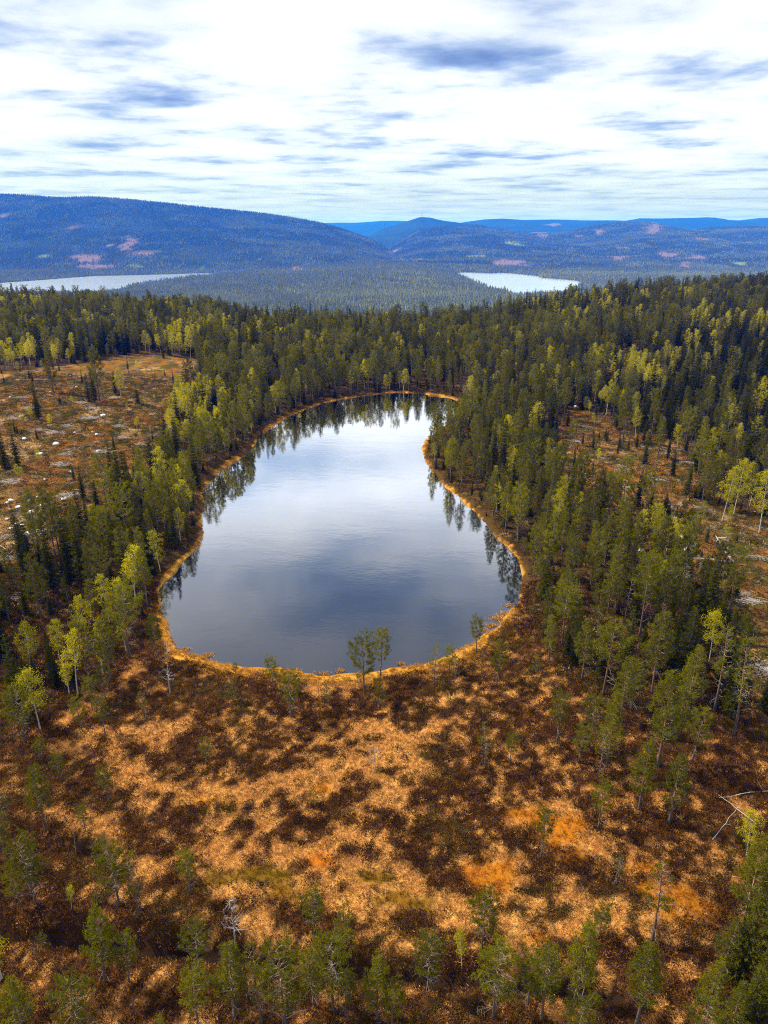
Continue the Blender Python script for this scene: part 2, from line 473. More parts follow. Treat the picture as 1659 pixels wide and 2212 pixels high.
def ground_colour(x, y, z):
    n = x.size
    col = np.tile(A_FARF, (n, 1))
    cut = np.zeros(n)
    u, v = np.full(n, -9e9), np.full(n, -9e9)
    fm = y > 1500
    if fm.any():
        # clear-cuts lie on the hillsides where the photograph shows them
        uu, vv = project(x[fm], y[fm], z[fm])
        uu = uu + 60 * (fbm(x[fm], y[fm], 190, 4, 91, .6) - .5)
        vv = vv + 20 * (fbm(x[fm], y[fm], 190, 4, 92, .6) - .5)
        cf = np.tile(A_FARF, (uu.size, 1)) * (0.7 + 0.6 * fbm(x[fm], y[fm], 260, 3, 93))[:, None]
        cc = np.zeros(uu.size)
        for (cu, cv), rx, ry, k in CUTS:
            m = 1 - sst(0.8, 1.1, np.hypot((uu - cu) / rx, (vv - cv) / ry))
            c = A_FIELD if k else A_CUT
            cf = cf * (1 - m)[:, None] + c * m[:, None]
            cc = np.maximum(cc, m)
        col[fm] = cf
        cut[fm] = cc
    nm = (y < 900) & (np.abs(x) < 900)
    if nm.any():
        xn, yn = x[nm], y[nm]
        sd = sdist(LAKE, xn, yn)
        a = fbm(xn, yn, 3, 4, 101, .6)[:, None]
        b = fbm(xn, yn, 11, 3, 111)[:, None]
        c = A_FLOOR * (1 - a) + A_FLOOR2 * a
        c = c * (0.6 + 0.8 * b)
        cl = (inside(CLEAR_L, xn, yn) | inside(CLEAR_R1, xn, yn) | inside(CLEAR_R2, xn, yn))[:, None]
        k1, k2 = sst(.40, .60, a), sst(.56, .76, .6 * b + .4 * a)
        cc = A_CLEAR * k1 + A_CLEAR2 * (1 - k1)
        cc = cc * (1 - k2) + A_CLEAR3 * k2
        c = np.where(cl, cc, c)
        bg = inside(BOG, xn, yn)
        if bg.any():
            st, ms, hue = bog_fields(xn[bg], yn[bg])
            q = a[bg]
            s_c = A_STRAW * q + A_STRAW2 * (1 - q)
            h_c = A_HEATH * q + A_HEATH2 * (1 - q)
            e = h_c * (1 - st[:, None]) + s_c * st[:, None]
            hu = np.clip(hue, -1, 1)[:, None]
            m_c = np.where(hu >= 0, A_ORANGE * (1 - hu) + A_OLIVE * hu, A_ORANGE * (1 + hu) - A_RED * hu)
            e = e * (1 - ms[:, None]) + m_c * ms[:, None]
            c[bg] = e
        w = sedge_width(xn, yn)
        sg = ((1 - sst(.75, 1.1, (sd + 1.4 * (a[:, 0] - .5)) / w)) * (sd > -1.5))[:, None]
        sg = sg * sedge_patch(xn, yn)[:, None]
        c = c * (1 - sg) + (A_SEDGE * a + A_SEDGE2 * (1 - a)) * sg
        dd = seg_dist(DITCH, xn, yn)
        mu = (1 - sst(.7, 1.2, dd))[:, None]
        c = c * (1 - mu) + A_MUD * mu
        mu = (1 - sst(-1.2, -.2, sd))[:, None]
        c = c * (1 - mu) + A_MUD * mu
        k = sst(600, 900, yn)[:, None]
        col[nm] = c * (1 - k) + col[nm] * k
    return col, cut


def sedge_patch(x, y):
    return np.where(y < 110, 1.0, sst(.30, .52, fbm(x, y, 4.5, 3, 125)))


def sedge_width(x, y):
    return np.maximum(.08, 0.38 + 3.0 * (1 - sst(91, 114, y)) + 4.0 * (fbm(x, y, 7, 3, 121) - .5))


def link(o, parent=None):
    COL.objects.link(o)
    if parent is not None:
        o.parent = parent
    return o


def tag(o, label=None, cat=None, group=None, kind=None):
    for k, v in (("label", label), ("category", cat), ("group", group), ("kind", kind)):
        if v:
            o[k] = v
    return o


def npmesh(name, V, F, mats, midx=None, smooth=False):
    """V (n,3), F list of arrays (k,3)/(k,4)"""
    me = bpy.data.meshes.new(name)
    V = np.asarray(V, np.float32)
    me.vertices.add(len(V))
    me.vertices.foreach_set("co", V.ravel())
    loops, starts, tot = [], [], 0
    for f in F:
        f = np.asarray(f, np.int32)
        if not len(f):
            continue
        k = f.shape[1]
        loops.append(f.ravel())
        starts.append(tot + np.arange(len(f)) * k)
        tot += f.size
    loops = np.concatenate(loops)
    starts = np.concatenate(starts).astype(np.int32)
    me.loops.add(len(loops))
    me.loops.foreach_set("vertex_index", loops.astype(np.int32))
    me.polygons.add(len(starts))
    me.polygons.foreach_set("loop_start", starts)
    if midx is not None:
        me.polygons.foreach_set("material_index", np.asarray(midx, np.int32))
    me.polygons.foreach_set("use_smooth", np.full(len(starts), smooth))
    for m in mats:
        me.materials.append(m)
    me.update(calc_edges=True)
    me.validate()
    return me


# ------------------------------------------------------------------ materials
def new_mat(name):
    m = bpy.data.materials.new(name)
    m.use_nodes = True
    m.node_tree.nodes.clear()
    return m, m.node_tree.nodes, m.node_tree.links


def noise_node(n, l, vec, scale, detail=4, rough=.55):
    t = n.new("ShaderNodeTexNoise")
    t.inputs["Scale"].default_value = scale
    t.inputs["Detail"].default_value = detail
    t.inputs["Roughness"].default_value = rough
    if vec is not None:
        l.new(vec, t.inputs["Vector"])
    return t.outputs["Fac"]


def scale_col(n, l, col, fac):
    v = n.new("ShaderNodeVectorMath")
    v.operation = 'SCALE'
    l.new(col, v.inputs[0])
    l.new(fac, v.inputs["Scale"])
    return v.outputs[0]


def mat_ground():
    m, n, l = new_mat("ground_cover")
    at_ = N(n, "ShaderNodeAttribute", attribute_name="cover")
    geo = N(n, "ShaderNodeNewGeometry")
    f1 = noise_node(n, l, geo.outputs["Position"], 3.2, 5, .7)
    f2 = noise_node(n, l, geo.outputs["Position"], 0.035, 4, .6)
    k = mth(n, l, 'ADD', mth(n, l, 'MULTIPLY', f1, 1.3), mth(n, l, 'MULTIPLY', f2, .7))
    c = scale_col(n, l, at_.outputs["Color"], k)
    bmp = N(n, "ShaderNodeBump")
    bmp.inputs["Strength"].default_value = .9
    bmp.inputs["Distance"].default_value = .25
    l.new(f1, bmp.inputs["Height"])
    d = N(n, "ShaderNodeBsdfDiffuse")
    l.new(c, d.inputs[0]); l.new(bmp.outputs[0], d.inputs["Normal"])
    o = N(n, "ShaderNodeOutputMaterial")
    l.new(d.outputs[0], o.inputs[0])
    return m


def mat_water(name, deep, pw, gain, wave, amp, rough):
    m, n, l = new_mat(name)
    geo = N(n, "ShaderNodeNewGeometry")
    mp = N(n, "ShaderNodeMapping")
    mp.inputs["Scale"].default_value = (0.55, 1.0, 1.0)
    mp.inputs["Rotation"].default_value = (0, 0, R(14))
    l.new(geo.outputs["Position"], mp.inputs[0])
    w1 = noise_node(n, l, mp.outputs[0], wave, 3, .6)
    w2 = noise_node(n, l, mp.outputs[0], wave * .13, 3, .55)
    gust = noise_node(n, l, geo.outputs["Position"], wave * .012, 3, .55)
    g = ramp(n, l, gust, [(.38, g3(.25)), (.62, g3(1.0))])
    h = mth(n, l, 'ADD', mth(n, l, 'MULTIPLY', mth(n, l, 'MULTIPLY', w1, g), 0.5), mth(n, l, 'MULTIPLY', w2, 1.2))
    bmp = N(n, "ShaderNodeBump")
    bmp.inputs["Strength"].default_value = 1.0
    bmp.inputs["Distance"].default_value = amp
    l.new(h, bmp.inputs["Height"])
    fr = N(n, "ShaderNodeFresnel")
    fr.inputs[0].default_value = 1.33
    l.new(bmp.outputs[0], fr.inputs["Normal"])
    refl = mth(n, l, 'MULTIPLY', mth(n, l, 'POWER', fr.outputs[0], pw), gain, True)
    refl = mth(n, l, 'MINIMUM', refl, .9)
    dif = N(n, "ShaderNodeBsdfDiffuse")
    dif.inputs[0].default_value = deep
    gl = N(n, "ShaderNodeBsdfGlossy")
    gl.inputs["Color"].default_value = (1, 1, 1, 1)
    gl.inputs["Roughness"].default_value = rough
    l.new(bmp.outputs[0], gl.inputs["Normal"])
    mx = N(n, "ShaderNodeMixShader")
    l.new(refl, mx.inputs[0]); l.new(dif.outputs[0], mx.inputs[1]); l.new(gl.outputs[0], mx.inputs[2])
    o = N(n, "ShaderNodeOutputMaterial")
    l.new(mx.outputs[0], o.inputs[0])
    return m


def mat_leaf(name, c1, c2, trans, gloss=.0, tr_tint=(1.3, 1.25, .6)):
    """c1..c2: colours mixed by the tree's own tint and by a fine noise inside the crown"""
    m, n, l = new_mat(name)
    a = N(n, "ShaderNodeAttribute", attribute_name="tint", attribute_type='INSTANCER')
    tx = N(n, "ShaderNodeTexCoord")
    f = noise_node(n, l, tx.outputs["Object"], 1.4, 3, .6)
    k = mth(n, l, 'ADD', mth(n, l, 'MULTIPLY', a.outputs["Fac"], .75), mth(n, l, 'MULTIPLY', mth(n, l, 'SUBTRACT', f, .3), .6), True)
    mx = N(n, "ShaderNodeMix", data_type='RGBA')
    mx.inputs[6].default_value = (*c1, 1); mx.inputs[7].default_value = (*c2, 1)
    l.new(k, mx.inputs[0])
    d = N(n, "ShaderNodeBsdfDiffuse")
    l.new(mx.outputs[2], d.inputs[0])
    t = N(n, "ShaderNodeBsdfTranslucent")
    mul = N(n, "ShaderNodeMix", data_type='RGBA', blend_type='MULTIPLY')
    mul.inputs[0].default_value = 1.0
    l.new(mx.outputs[2], mul.inputs[6]); mul.inputs[7].default_value = (*tr_tint, 1)
    l.new(mul.outputs[2], t.inputs[0])
    s = N(n, "ShaderNodeMixShader")
    s.inputs[0].default_value = trans
    l.new(d.outputs[0], s.inputs[1]); l.new(t.outputs[0], s.inputs[2])
    o = N(n, "ShaderNodeOutputMaterial")
    l.new(s.outputs[0], o.inputs[0])
    return m


def mat_tuft(name):
    m, n, l = new_mat(name)
    a = N(n, "ShaderNodeAttribute", attribute_name="col", attribute_type='INSTANCER')
    d = N(n, "ShaderNodeBsdfDiffuse")
    l.new(a.outputs["Color"], d.inputs[0])
    t = N(n, "ShaderNodeBsdfTranslucent")
    l.new(a.outputs["Color"], t.inputs[0])
    s = N(n, "ShaderNodeMixShader")
    s.inputs[0].default_value = .3
    l.new(d.outputs[0], s.inputs[1]); l.new(t.outputs[0], s.inputs[2])
    o = N(n, "ShaderNodeOutputMaterial")
    l.new(s.outputs[0], o.inputs[0])
    return m


def mat_bark(name, lo, hi, h0, h1, sc_=6.0):
    """bark that changes from LO at the foot to HI higher up the stem (object z, metres)"""
    m, n, l = new_mat(name)
    tx = N(n, "ShaderNodeTexCoord")
    sp = N(n, "ShaderNodeSeparateXYZ")
    l.new(tx.outputs["Object"], sp.inputs[0])
    f = noise_node(n, l, tx.outputs["Object"], sc_, 4, .6)
    mr = N(n, "ShaderNodeMapRange")
    mr.inputs[1].default_value = h0; mr.inputs[2].default_value = h1
    l.new(sp.outputs[2], mr.inputs[0])
    mx = N(n, "ShaderNodeMix", data_type='RGBA')
    mx.inputs[6].default_value = (*lo, 1); mx.inputs[7].default_value = (*hi, 1)
    l.new(mr.outputs[0], mx.inputs[0])
    c = scale_col(n, l, mx.outputs[2], mth(n, l, 'ADD', mth(n, l, 'MULTIPLY', f, 1.4), .3))
    d = N(n, "ShaderNodeBsdfDiffuse")
    l.new(c, d.inputs[0])
    o = N(n, "ShaderNodeOutputMaterial")
    l.new(d.outputs[0], o.inputs[0])
    return m


def mat_plain(name, c, var=.5, sc_=3.0):
    m, n, l = new_mat(name)
    tx = N(n, "ShaderNodeTexCoord")
    f = noise_node(n, l, tx.outputs["Object"], sc_, 4, .6)
    rgb = N(n, "ShaderNodeRGB")
    rgb.outputs[0].default_value = (*c, 1)
    k = mth(n, l, 'ADD', mth(n, l, 'MULTIPLY', f, 2 * var), 1 - var)
    d = N(n, "ShaderNodeBsdfDiffuse")
    l.new(scale_col(n, l, rgb.outputs[0], k), d.inputs[0])
    o = N(n, "ShaderNodeOutputMaterial")
    l.new(d.outputs[0], o.inputs[0])
    return m


M_GROUND = mat_ground()
M_LAKE = mat_water("tarn_water", (.0015, .003, .009, 1), 1.9, 43.0, 1.6, .018, .012)
M_FARWATER = mat_water("valley_lake_water", (.03, .04, .06, 1), 1.4, 2.0, .05, .9, .22)
M_PINE = mat_leaf("pine_needles", (.027, .029, .0022), (.195, .176, .006), .42)
M_SPRUCE = mat_leaf("spruce_needles", (.009, .0125, .0018), (.090, .084, .005), .32)
M_BIRCH = mat_leaf("birch_leaves", (.140, .128, .004), (.50, .43, .008), .5)
M_GREYTWIG = mat_leaf("lichen_twigs", (.10, .095, .055), (.20, .19, .12), .2)
M_BARK_P = mat_bark("pine_bark", (.085, .072, .062), (.26, .115, .045), 1.5, 7.0)
M_BARK_S = mat_bark("spruce_bark", (.05, .040, .032), (.07, .05, .036), 1, 8)
M_BARK_B = mat_bark("birch_bark", (.42, .40, .34), (.38, .36, .27), 1, 8, 9)
M_DEADWOOD = mat_plain("dead_wood", (.25, .225, .205), .55, 2.5)
M_BLEACHED = mat_plain("bleached_wood", (.32, .29, .26), .4, 2.5)
M_LIMB = mat_plain("bare_limb", (.21, .175, .145), .5, 2.0)
M_SLASH = mat_plain("grey_brushwood", (.34, .29, .25), .6, 1.5)
M_STONE = mat_plain("pale_stone", (.55, .53, .50), .35, 2.0)
M_TUFT = mat_tuft("bog_tufts")
M_FARTREE = mat_leaf("valley_trees", (.026, .040, .012), (.24, .24, .05), .25)

# ------------------------------------------------------------------ the setting
def build_terrain():
    nx, ny = len(GX), len(GY)
    V = np.stack([MX.ravel(), MY.ravel(), GZ.ravel()], -1)
    i = np.arange(nx * ny).reshape(ny, nx)
    F = np.stack([i[:-1, :-1].ravel(), i[:-1, 1:].ravel(), i[1:, 1:].ravel(), i[1:, :-1].ravel()], -1)
    me = npmesh("ground", V, [F], [M_GROUND], smooth=True)
    col, cut = ground_colour(V[:, 0], V[:, 1], V[:, 2])
    at_ = me.attributes.new("cover", 'FLOAT_COLOR', 'POINT')
    at_.data.foreach_set("color", np.concatenate([col, np.ones((len(col), 1))], 1).astype(np.float32).ravel())
    o = link(bpy.data.objects.new("ground", me))
    tag(o, "bog, forest floor, valley and blue hills in one sheet of ground", "ground", kind="structure")


build_terrain()


def poly_sheet(name, poly, z, mat, label):
    import bmesh
    bm = bmesh.new()
    vs = [bm.verts.new((p[0], p[1], z)) for p in poly]
    f = bm.faces.new(vs)
    if f.normal.z < 0 or True:
        f.normal_update()
        if f.normal.z < 0:
            f.normal_flip()
    bmesh.ops.triangulate(bm, faces=bm.faces[:])
    me = bpy.data.meshes.new(name)
    bm.to_mesh(me)
    bm.free()
    me.materials.append(mat)
    return tag(link(bpy.data.objects.new(name, me)), label, "lake", kind="structure")


lc = LAKE.mean(0)
d_out = LAKE - lc
poly_sheet("lake_water", lc + d_out * (1 + 6.0 / np.hypot(d_out[:, 0], d_out[:, 1]))[:, None], 0.0, M_LAKE, "dark still tarn mirroring the clouds in the middle of the forest")
poly_sheet("valley_lake_water", FARL, FAR_Z, M_FARWATER, "long pale lake at the foot of the big blue hill")
poly_sheet("valley_lake_water", FARR, FAR_Z, M_FARWATER, "pale lake in the valley between low forest and clear-cut slopes")

# ------------------------------------------------------------------ tree builders
class MB:
    def __init__(self):
        self.V, self.T, self.Q, self.n = [], [], [], 0

    def add(self, V, tri=None, quad=None):
        if tri is not None and len(tri):
            self.T.append(np.asarray(tri) + self.n)
        if quad is not None and len(quad):
            self.Q.append(np.asarray(quad) + self.n)
        self.V.append(np.asarray(V, float))
        self.n += len(V)

    def tube(self, pts, rad, k=5):
        pts = np.asarray(pts, float)
        rad = np.asarray(rad, float)
        t = np.gradient(pts, axis=0)
        t /= np.linalg.norm(t, axis=1)[:, None] + 1e-9
        ref = np.where(np.abs(t[:, 2:3]) > .9, np.array([[1., 0, 0]]), np.array([[0, 0, 1.]]))
        a = np.cross(t, ref)
        a /= np.linalg.norm(a, axis=1)[:, None] + 1e-9
        b = np.cross(t, a)
        th = np.arange(k) * 2 * np.pi / k
        V = pts[:, None] + rad[:, None, None] * (a[:, None] * np.cos(th)[None, :, None] + b[:, None] * np.sin(th)[None, :, None])
        m = len(pts)
        i = np.arange(m * k).reshape(m, k)
        j = np.roll(i, -1, 1)
        Q = np.stack([i[:-1].ravel(), j[:-1].ravel(), j[1:].ravel(), i[1:].ravel()], -1)
        self.add(V.reshape(-1, 3), quad=Q)

    def kites(self, C, D, L, Wd, g):
        """one diamond leaf for each centre C along direction D"""
        n = len(C)
        D = D / (np.linalg.norm(D, axis=1)[:, None] + 1e-9)
        S = np.cross(D, g.normal(size=(n, 3)))
        S /= np.linalg.norm(S, axis=1)[:, None] + 1e-9
        L = np.broadcast_to(L, n)[:, None]
        Wd = np.broadcast_to(Wd, n)[:, None]
        V = np.stack([C, C + D * L * .45 + S * Wd * .5, C + D * L, C + D * L * .45 - S * Wd * .5], 1).reshape(-1, 3)
        self.add(V, quad=np.arange(4 * n).reshape(n, 4))

    def mesh(self, name, mat, smooth=False):
        V = np.concatenate(self.V)
        F = []
        if self.T:
            F.append(np.concatenate(self.T))
        if self.Q:
            F.append(np.concatenate(self.Q))
        return npmesh(name, V, F, [mat], smooth=smooth)


def stem(h, r0, lean, wob, g, n=9):
    t = np.linspace(0, 1, n)
    ph = g.uniform(0, 6.28, 2)
    x = lean[0] * h * t ** 1.5 + wob * h * (np.sin(3.1 * t + ph[0]) - math.sin(ph[0])) * .5
    y = lean[1] * h * t ** 1.5 + wob * h * (np.sin(2.7 * t + ph[1]) - math.sin(ph[1])) * .5
    P = np.stack([x, y, t * h - .25 * (t == 0)], -1)
    rad = r0 * (1 - t) ** .8 + r0 * .07
    rad[0] *= 1.25
    return P, rad


def along(P, t):
    s = np.clip(t, 0, 1) * (len(P) - 1)
    i = min(int(s), len(P) - 2)
    return P[i] + (P[i + 1] - P[i]) * (s - i)


def make_pine(seed, h=12.0, start=.35, spread=.17, top=.55, nbr=52, dens=1.0, dead=10, lean=(.02, .01), r0=.013, shape='dome', barelimb=.0, limbs=False):
    """trunk, branches and crown meshes of one Scots pine, height H"""
    g = np.random.default_rng(seed)
    tr, br, cr = MB(), MB(), MB()
    P, rad = stem(h, h * r0, lean, .018, g)
    tr.tube(P, rad, 7)
    C, D, LIMBS = [], [], []
    for i in range(nbr):
        t = start + (.985 - start) * (i + g.uniform(0, .8)) / nbr
        q = (t - start) / (1 - start)
        if shape == 'dome':
            L = spread * h * math.sqrt(max(.03, 1 - (max(0, q - .25) / .78) ** 2)) * (0.55 + .45 * min(1, q / .25))
        else:
            L = spread * h * ((1 - q) ** .75 * .95 + .12) * (0.6 + .4 * min(1, q / .12))
        L *= g.uniform(.6, 1.15)
        az = i * 2.399 + g.uniform(-.5, .5)
        up = g.uniform(-.15, .35) + .5 * q
        p0 = along(P, t)
        hd = np.array([math.cos(az), math.sin(az), 0])
        s = np.array([0, .35, .7, 1.0])
        kink = g.uniform(-.12, .12, 3)
        B = p0 + hd * (L * s)[:, None] + np.array([0, 0, 1.]) * (L * (up * s - .12 * np.sin(s * 3) + .28 * s ** 2.5))[:, None]
        side = np.array([-hd[1], hd[0], 0])
        B[1:] += side * (kink * L)[:, None]
        br.tube(B, np.array([.030, .022, .013, .005]) * (h / 12) * (.6 + .5 * L / (spread * h)), 3)
        if g.uniform() < barelimb:
            for _ in range(4):
                tt = g.uniform(.3, 1)
                b0 = along(B, tt)
                d = (hd * .6 + side * g.uniform(-1, 1) + np.array([0, 0, g.uniform(-.3, .6)])) * L * .35
                br.tube(np.array([b0, b0 + d * .5 + np.array([0, 0, .05]), b0 + d]), np.array([.010, .007, .003]) * h / 12, 3)
            continue
        nc = max(2, int(round(10 * dens * L / (spread * h) * (1.15 if shape == 'dome' else 1.0))))
        for _ in range(nc):
            tt = g.uniform(.38, 1.03) if q < .8 else g.uniform(.1, 1.05)
            b0 = along(B, tt)
            off = side * g.normal(0, .17) * L + np.array([0, 0, 1.]) * abs(g.normal(0, .11)) * L + hd * g.normal(0, .05) * L
            C.append(b0 + off)
            D.append(hd * .5 + off / (np.linalg.norm(off) + .05) * .5 + np.array([0, 0, .55]))
            if g.uniform() < .4:
                br.tube(np.array([b0, b0 + off * .6, b0 + off]), np.array([.008, .006, .003]) * h / 12, 3)
    for i in range(dead):
        t = g.uniform(max(.14, start - .3), start + .12)
        az = g.uniform(0, 6.28)
        L = spread * h * g.uniform(.3, .95)
        hd = np.array([math.cos(az), math.sin(az), 0])
        p0 = along(P, t)
        dr = g.uniform(-.45, .15)
        lb = MB() if limbs else br
        if limbs:
            LIMBS.append(lb)
        s = np.array([0, .4, .75, 1.0])
        B = p0 + hd * (L * s)[:, None] + np.array([0, 0, 1.]) * (L * (.15 * s + dr * s ** 2))[:, None]
        B[1:] += g.normal(0, .04, (3, 3)) * L
        lb.tube(B, np.array([.022, .016, .010, .003]) * h / 12, 3)
        for _ in range(3):
            b0 = along(B, g.uniform(.35, .95))
            d = (hd * .4 + np.array([-hd[1], hd[0], 0]) * g.uniform(-1, 1) + np.array([0, 0, g.uniform(-.5, .3)])) * L * .35
            lb.tube(np.array([b0, b0 + d * .6, b0 + d]), np.array([.009, .006, .002]) * h / 12, 3)
    C, D = np.array(C), np.array(D)
    k = 19
    CC = np.repeat(C, k, 0) + g.normal(0, .11, (len(C) * k, 3)) * h / 12
    DD = np.repeat(D, k, 0) * .7 + g.normal(0, .75, (len(C) * k, 3))
    n = len(CC)
    cr.kites(CC, DD, g.uniform(.18, .36, n) * (h / 12) ** .7, g.uniform(.045, .09, n) * (h / 12) ** .7, g)
    return [("trunk", tr.mesh("pine_trunk", M_BARK_P, True)), ("branches", br.mesh("pine_branches", M_LIMB)), ("crown", cr.mesh("pine_crown", M_PINE))] + [("bare_limb", b.mesh("bare_limb", M_LIMB)) for b in LIMBS]


def make_spruce(seed, h=14.0, start=.06, spread=.15, lean=(0, 0), dens=1.0):
    g = np.random.default_rng(seed)
    tr, br, cr = MB(), MB(), MB()
    P, rad = stem(h, h * .011, lean, .004, g)
    tr.tube(P, rad, 6)
    lv = int(30 * dens)
    C, D, LL, WW = [], [], [], []
    for i in range(lv):
        q = (i + g.uniform(0, .5)) / lv
        t = start + (.99 - start) * q
        L0 = spread * h * ((1 - q) ** .85 * .96 + .045) * (.72 + .28 * min(1, q / .15))
        nb = 8 if q < .6 else 6
        for j in range(nb):
            if g.uniform() < .10:
                continue
            L = L0 * g.uniform(.62, 1.15)
            az = j * 2 * np.pi / nb + i * 1.1 + g.uniform(-.3, .3)
            hd = np.array([math.cos(az), math.sin(az), 0])
            side = np.array([-hd[1], hd[0], 0])
            p0 = along(P, t)
            dr = (-.50 + .75 * q) * g.uniform(.7, 1.2)
            s = np.array([0, .5, 1.0])
            B = p0 + hd * (L * s)[:, None] + np.array([0, 0, 1.]) * (L * (dr * s + .16 * s ** 2))[:, None]
            if j % 2 == 0:
                br.tube(B, np.array([.024, .014, .004]) * h / 14, 3)
            ns = max(3, int(7 * (L / (spread * h) + .35)))
            for k in range(ns):
                tt = (k + .6) / ns
                b0 = along(B, tt)
                for sg in (-1, 1):
                    C.append(b0 + side * sg * .02)
                    D.append(hd * .75 + side * sg * .62 + np.array([0, 0, g.uniform(-.75, .05) + .35 * q]) + g.normal(0, .16, 3))
                    LL.append((.50 * (1 - .35 * tt) * (L / (spread * h) + .3)) * g.uniform(.7, 1.25) * h / 14)
            C.append(along(B, .8)); D.append(hd + np.array([0, 0, -.1])); LL.append(.42 * h / 14)
    C, D, LL = np.array(C), np.array(D), np.array(LL)
    cr.kites(C, D, LL, LL * .42, g)
    cr.kites(C, D + g.normal(0, .35, D.shape), LL * .8, LL * .34, g)
    return [("trunk", tr.mesh("spruce_trunk", M_BARK_S, True)), ("branches", br.mesh("spruce_branches", M_BARK_S)), ("crown", cr.mesh("spruce_crown", M_SPRUCE))]


def make_birch(seed, h=11.0, start=.32, spread=.17, dens=1.0, stems=1):
    g = np.random.default_rng(seed)
    tr, br, cr = MB(), MB(), MB()
    C = []
    for sidx in range(stems):
        le = g.uniform(-.09, .09, 2) * (1.6 if stems > 1 else 1)
        hh = h * (1 if sidx == 0 else g.uniform(.7, .92))
        P, rad = stem(hh, h * .0085, le, .016, g)
        P = P + np.array([.25 * sidx, .12 * sidx, 0])
        tr.tube(P, rad, 6)
        nb = int(34 / (1 + .4 * (stems - 1)))
        for i in range(nb):
            t = start + (.98 - start) * (i + g.uniform(0, .8)) / nb
            q = (t - start) / (1 - start)
            L = spread * hh * (math.sin(math.pi * (.22 + .76 * q)) * .95 + .1) * g.uniform(.6, 1.15)
            az = i * 2.399 + g.uniform(-.5, .5)
            hd = np.array([math.cos(az), math.sin(az), 0])
            p0 = along(P, t)
            s = np.array([0, .4, .75, 1.0])
            up = g.uniform(.5, 1.1)
            B = p0 + hd * (L * s)[:, None] + np.array([0, 0, 1.]) * (L * (up * s - .35 * s ** 3))[:, None]
            br.tube(B, np.array([.018, .012, .007, .002]) * h / 11, 3)
            for _ in range(int(5 * dens + 1)):
                b0 = along(B, g.uniform(.3, 1.02))
                C.append(b0 + g.normal(0, .16, 3) * L + np.array([0, 0, -.04 * L]))
    C = np.array(C)
    k = 12
    CC = np.repeat(C, k, 0) + g.normal(0, .19, (len(C) * k, 3)) * h / 11
    n = len(CC)
    DD = g.normal(0, 1, (n, 3)) + np.array([0, 0, -.3])
    cr.kites(CC, DD, g.uniform(.12, .24, n) * (h / 11) ** .6, g.uniform(.09, .17, n) * (h / 11) ** .6, g)
    return [("trunk", tr.mesh("birch_trunk", M_BARK_B, True)), ("branches", br.mesh("birch_branches", M_LIMB)), ("crown", cr.mesh("birch_crown", M_BIRCH))]


def make_snag(seed, h=8.0, nbr=30, spread=.25, broken=False):
    g = np.random.default_rng(seed)
    tr, LIMBS = MB(), []
    P, rad = stem(h, h * .012, g.uniform(-.05, .05, 2), .02, g)
    if broken:
        rad = rad * .6 + h * .004
    tr.tube(P, rad, 6)
    for i in range(nbr):
        br = MB()
        LIMBS.append(br)
        t = g.uniform(.22, .98)
        L = spread * h * (1.1 - t * .8) * g.uniform(.5, 1.2)
        az = g.uniform(0, 6.28)
        hd = np.array([math.cos(az), math.sin(az), 0])
        p0 = along(P, t)
        s = np.array([0, .4, .75, 1.0])
        dr = g.uniform(-.5, .5)
        B = p0 + hd * (L * s)[:, None] + np.array([0, 0, 1.]) * (L * (.25 * s + dr * s ** 2))[:, None]
        B[1:] += g.normal(0, .06, (3, 3)) * L
        br.tube(B, np.array([.040, .030, .020, .007]) * max(h, 5) / 9, 3)
        for _ in range(5):
            b0 = along(B, g.uniform(.3, .98))
            d = (hd * .5 + np.array([-hd[1], hd[0], 0]) * g.uniform(-1, 1) + np.array([0, 0, g.uniform(-.4, .5)])) * L * .4
            br.tube(np.array([b0, b0 + d * .6, b0 + d]), np.array([.009, .007, .003]) * max(h, 5) / 9, 3)
    return [("trunk", tr.mesh("snag_trunk", M_DEADWOOD, True))] + [("bare_limb", b.mesh("bare_limb", M_DEADWOOD)) for b in LIMBS]


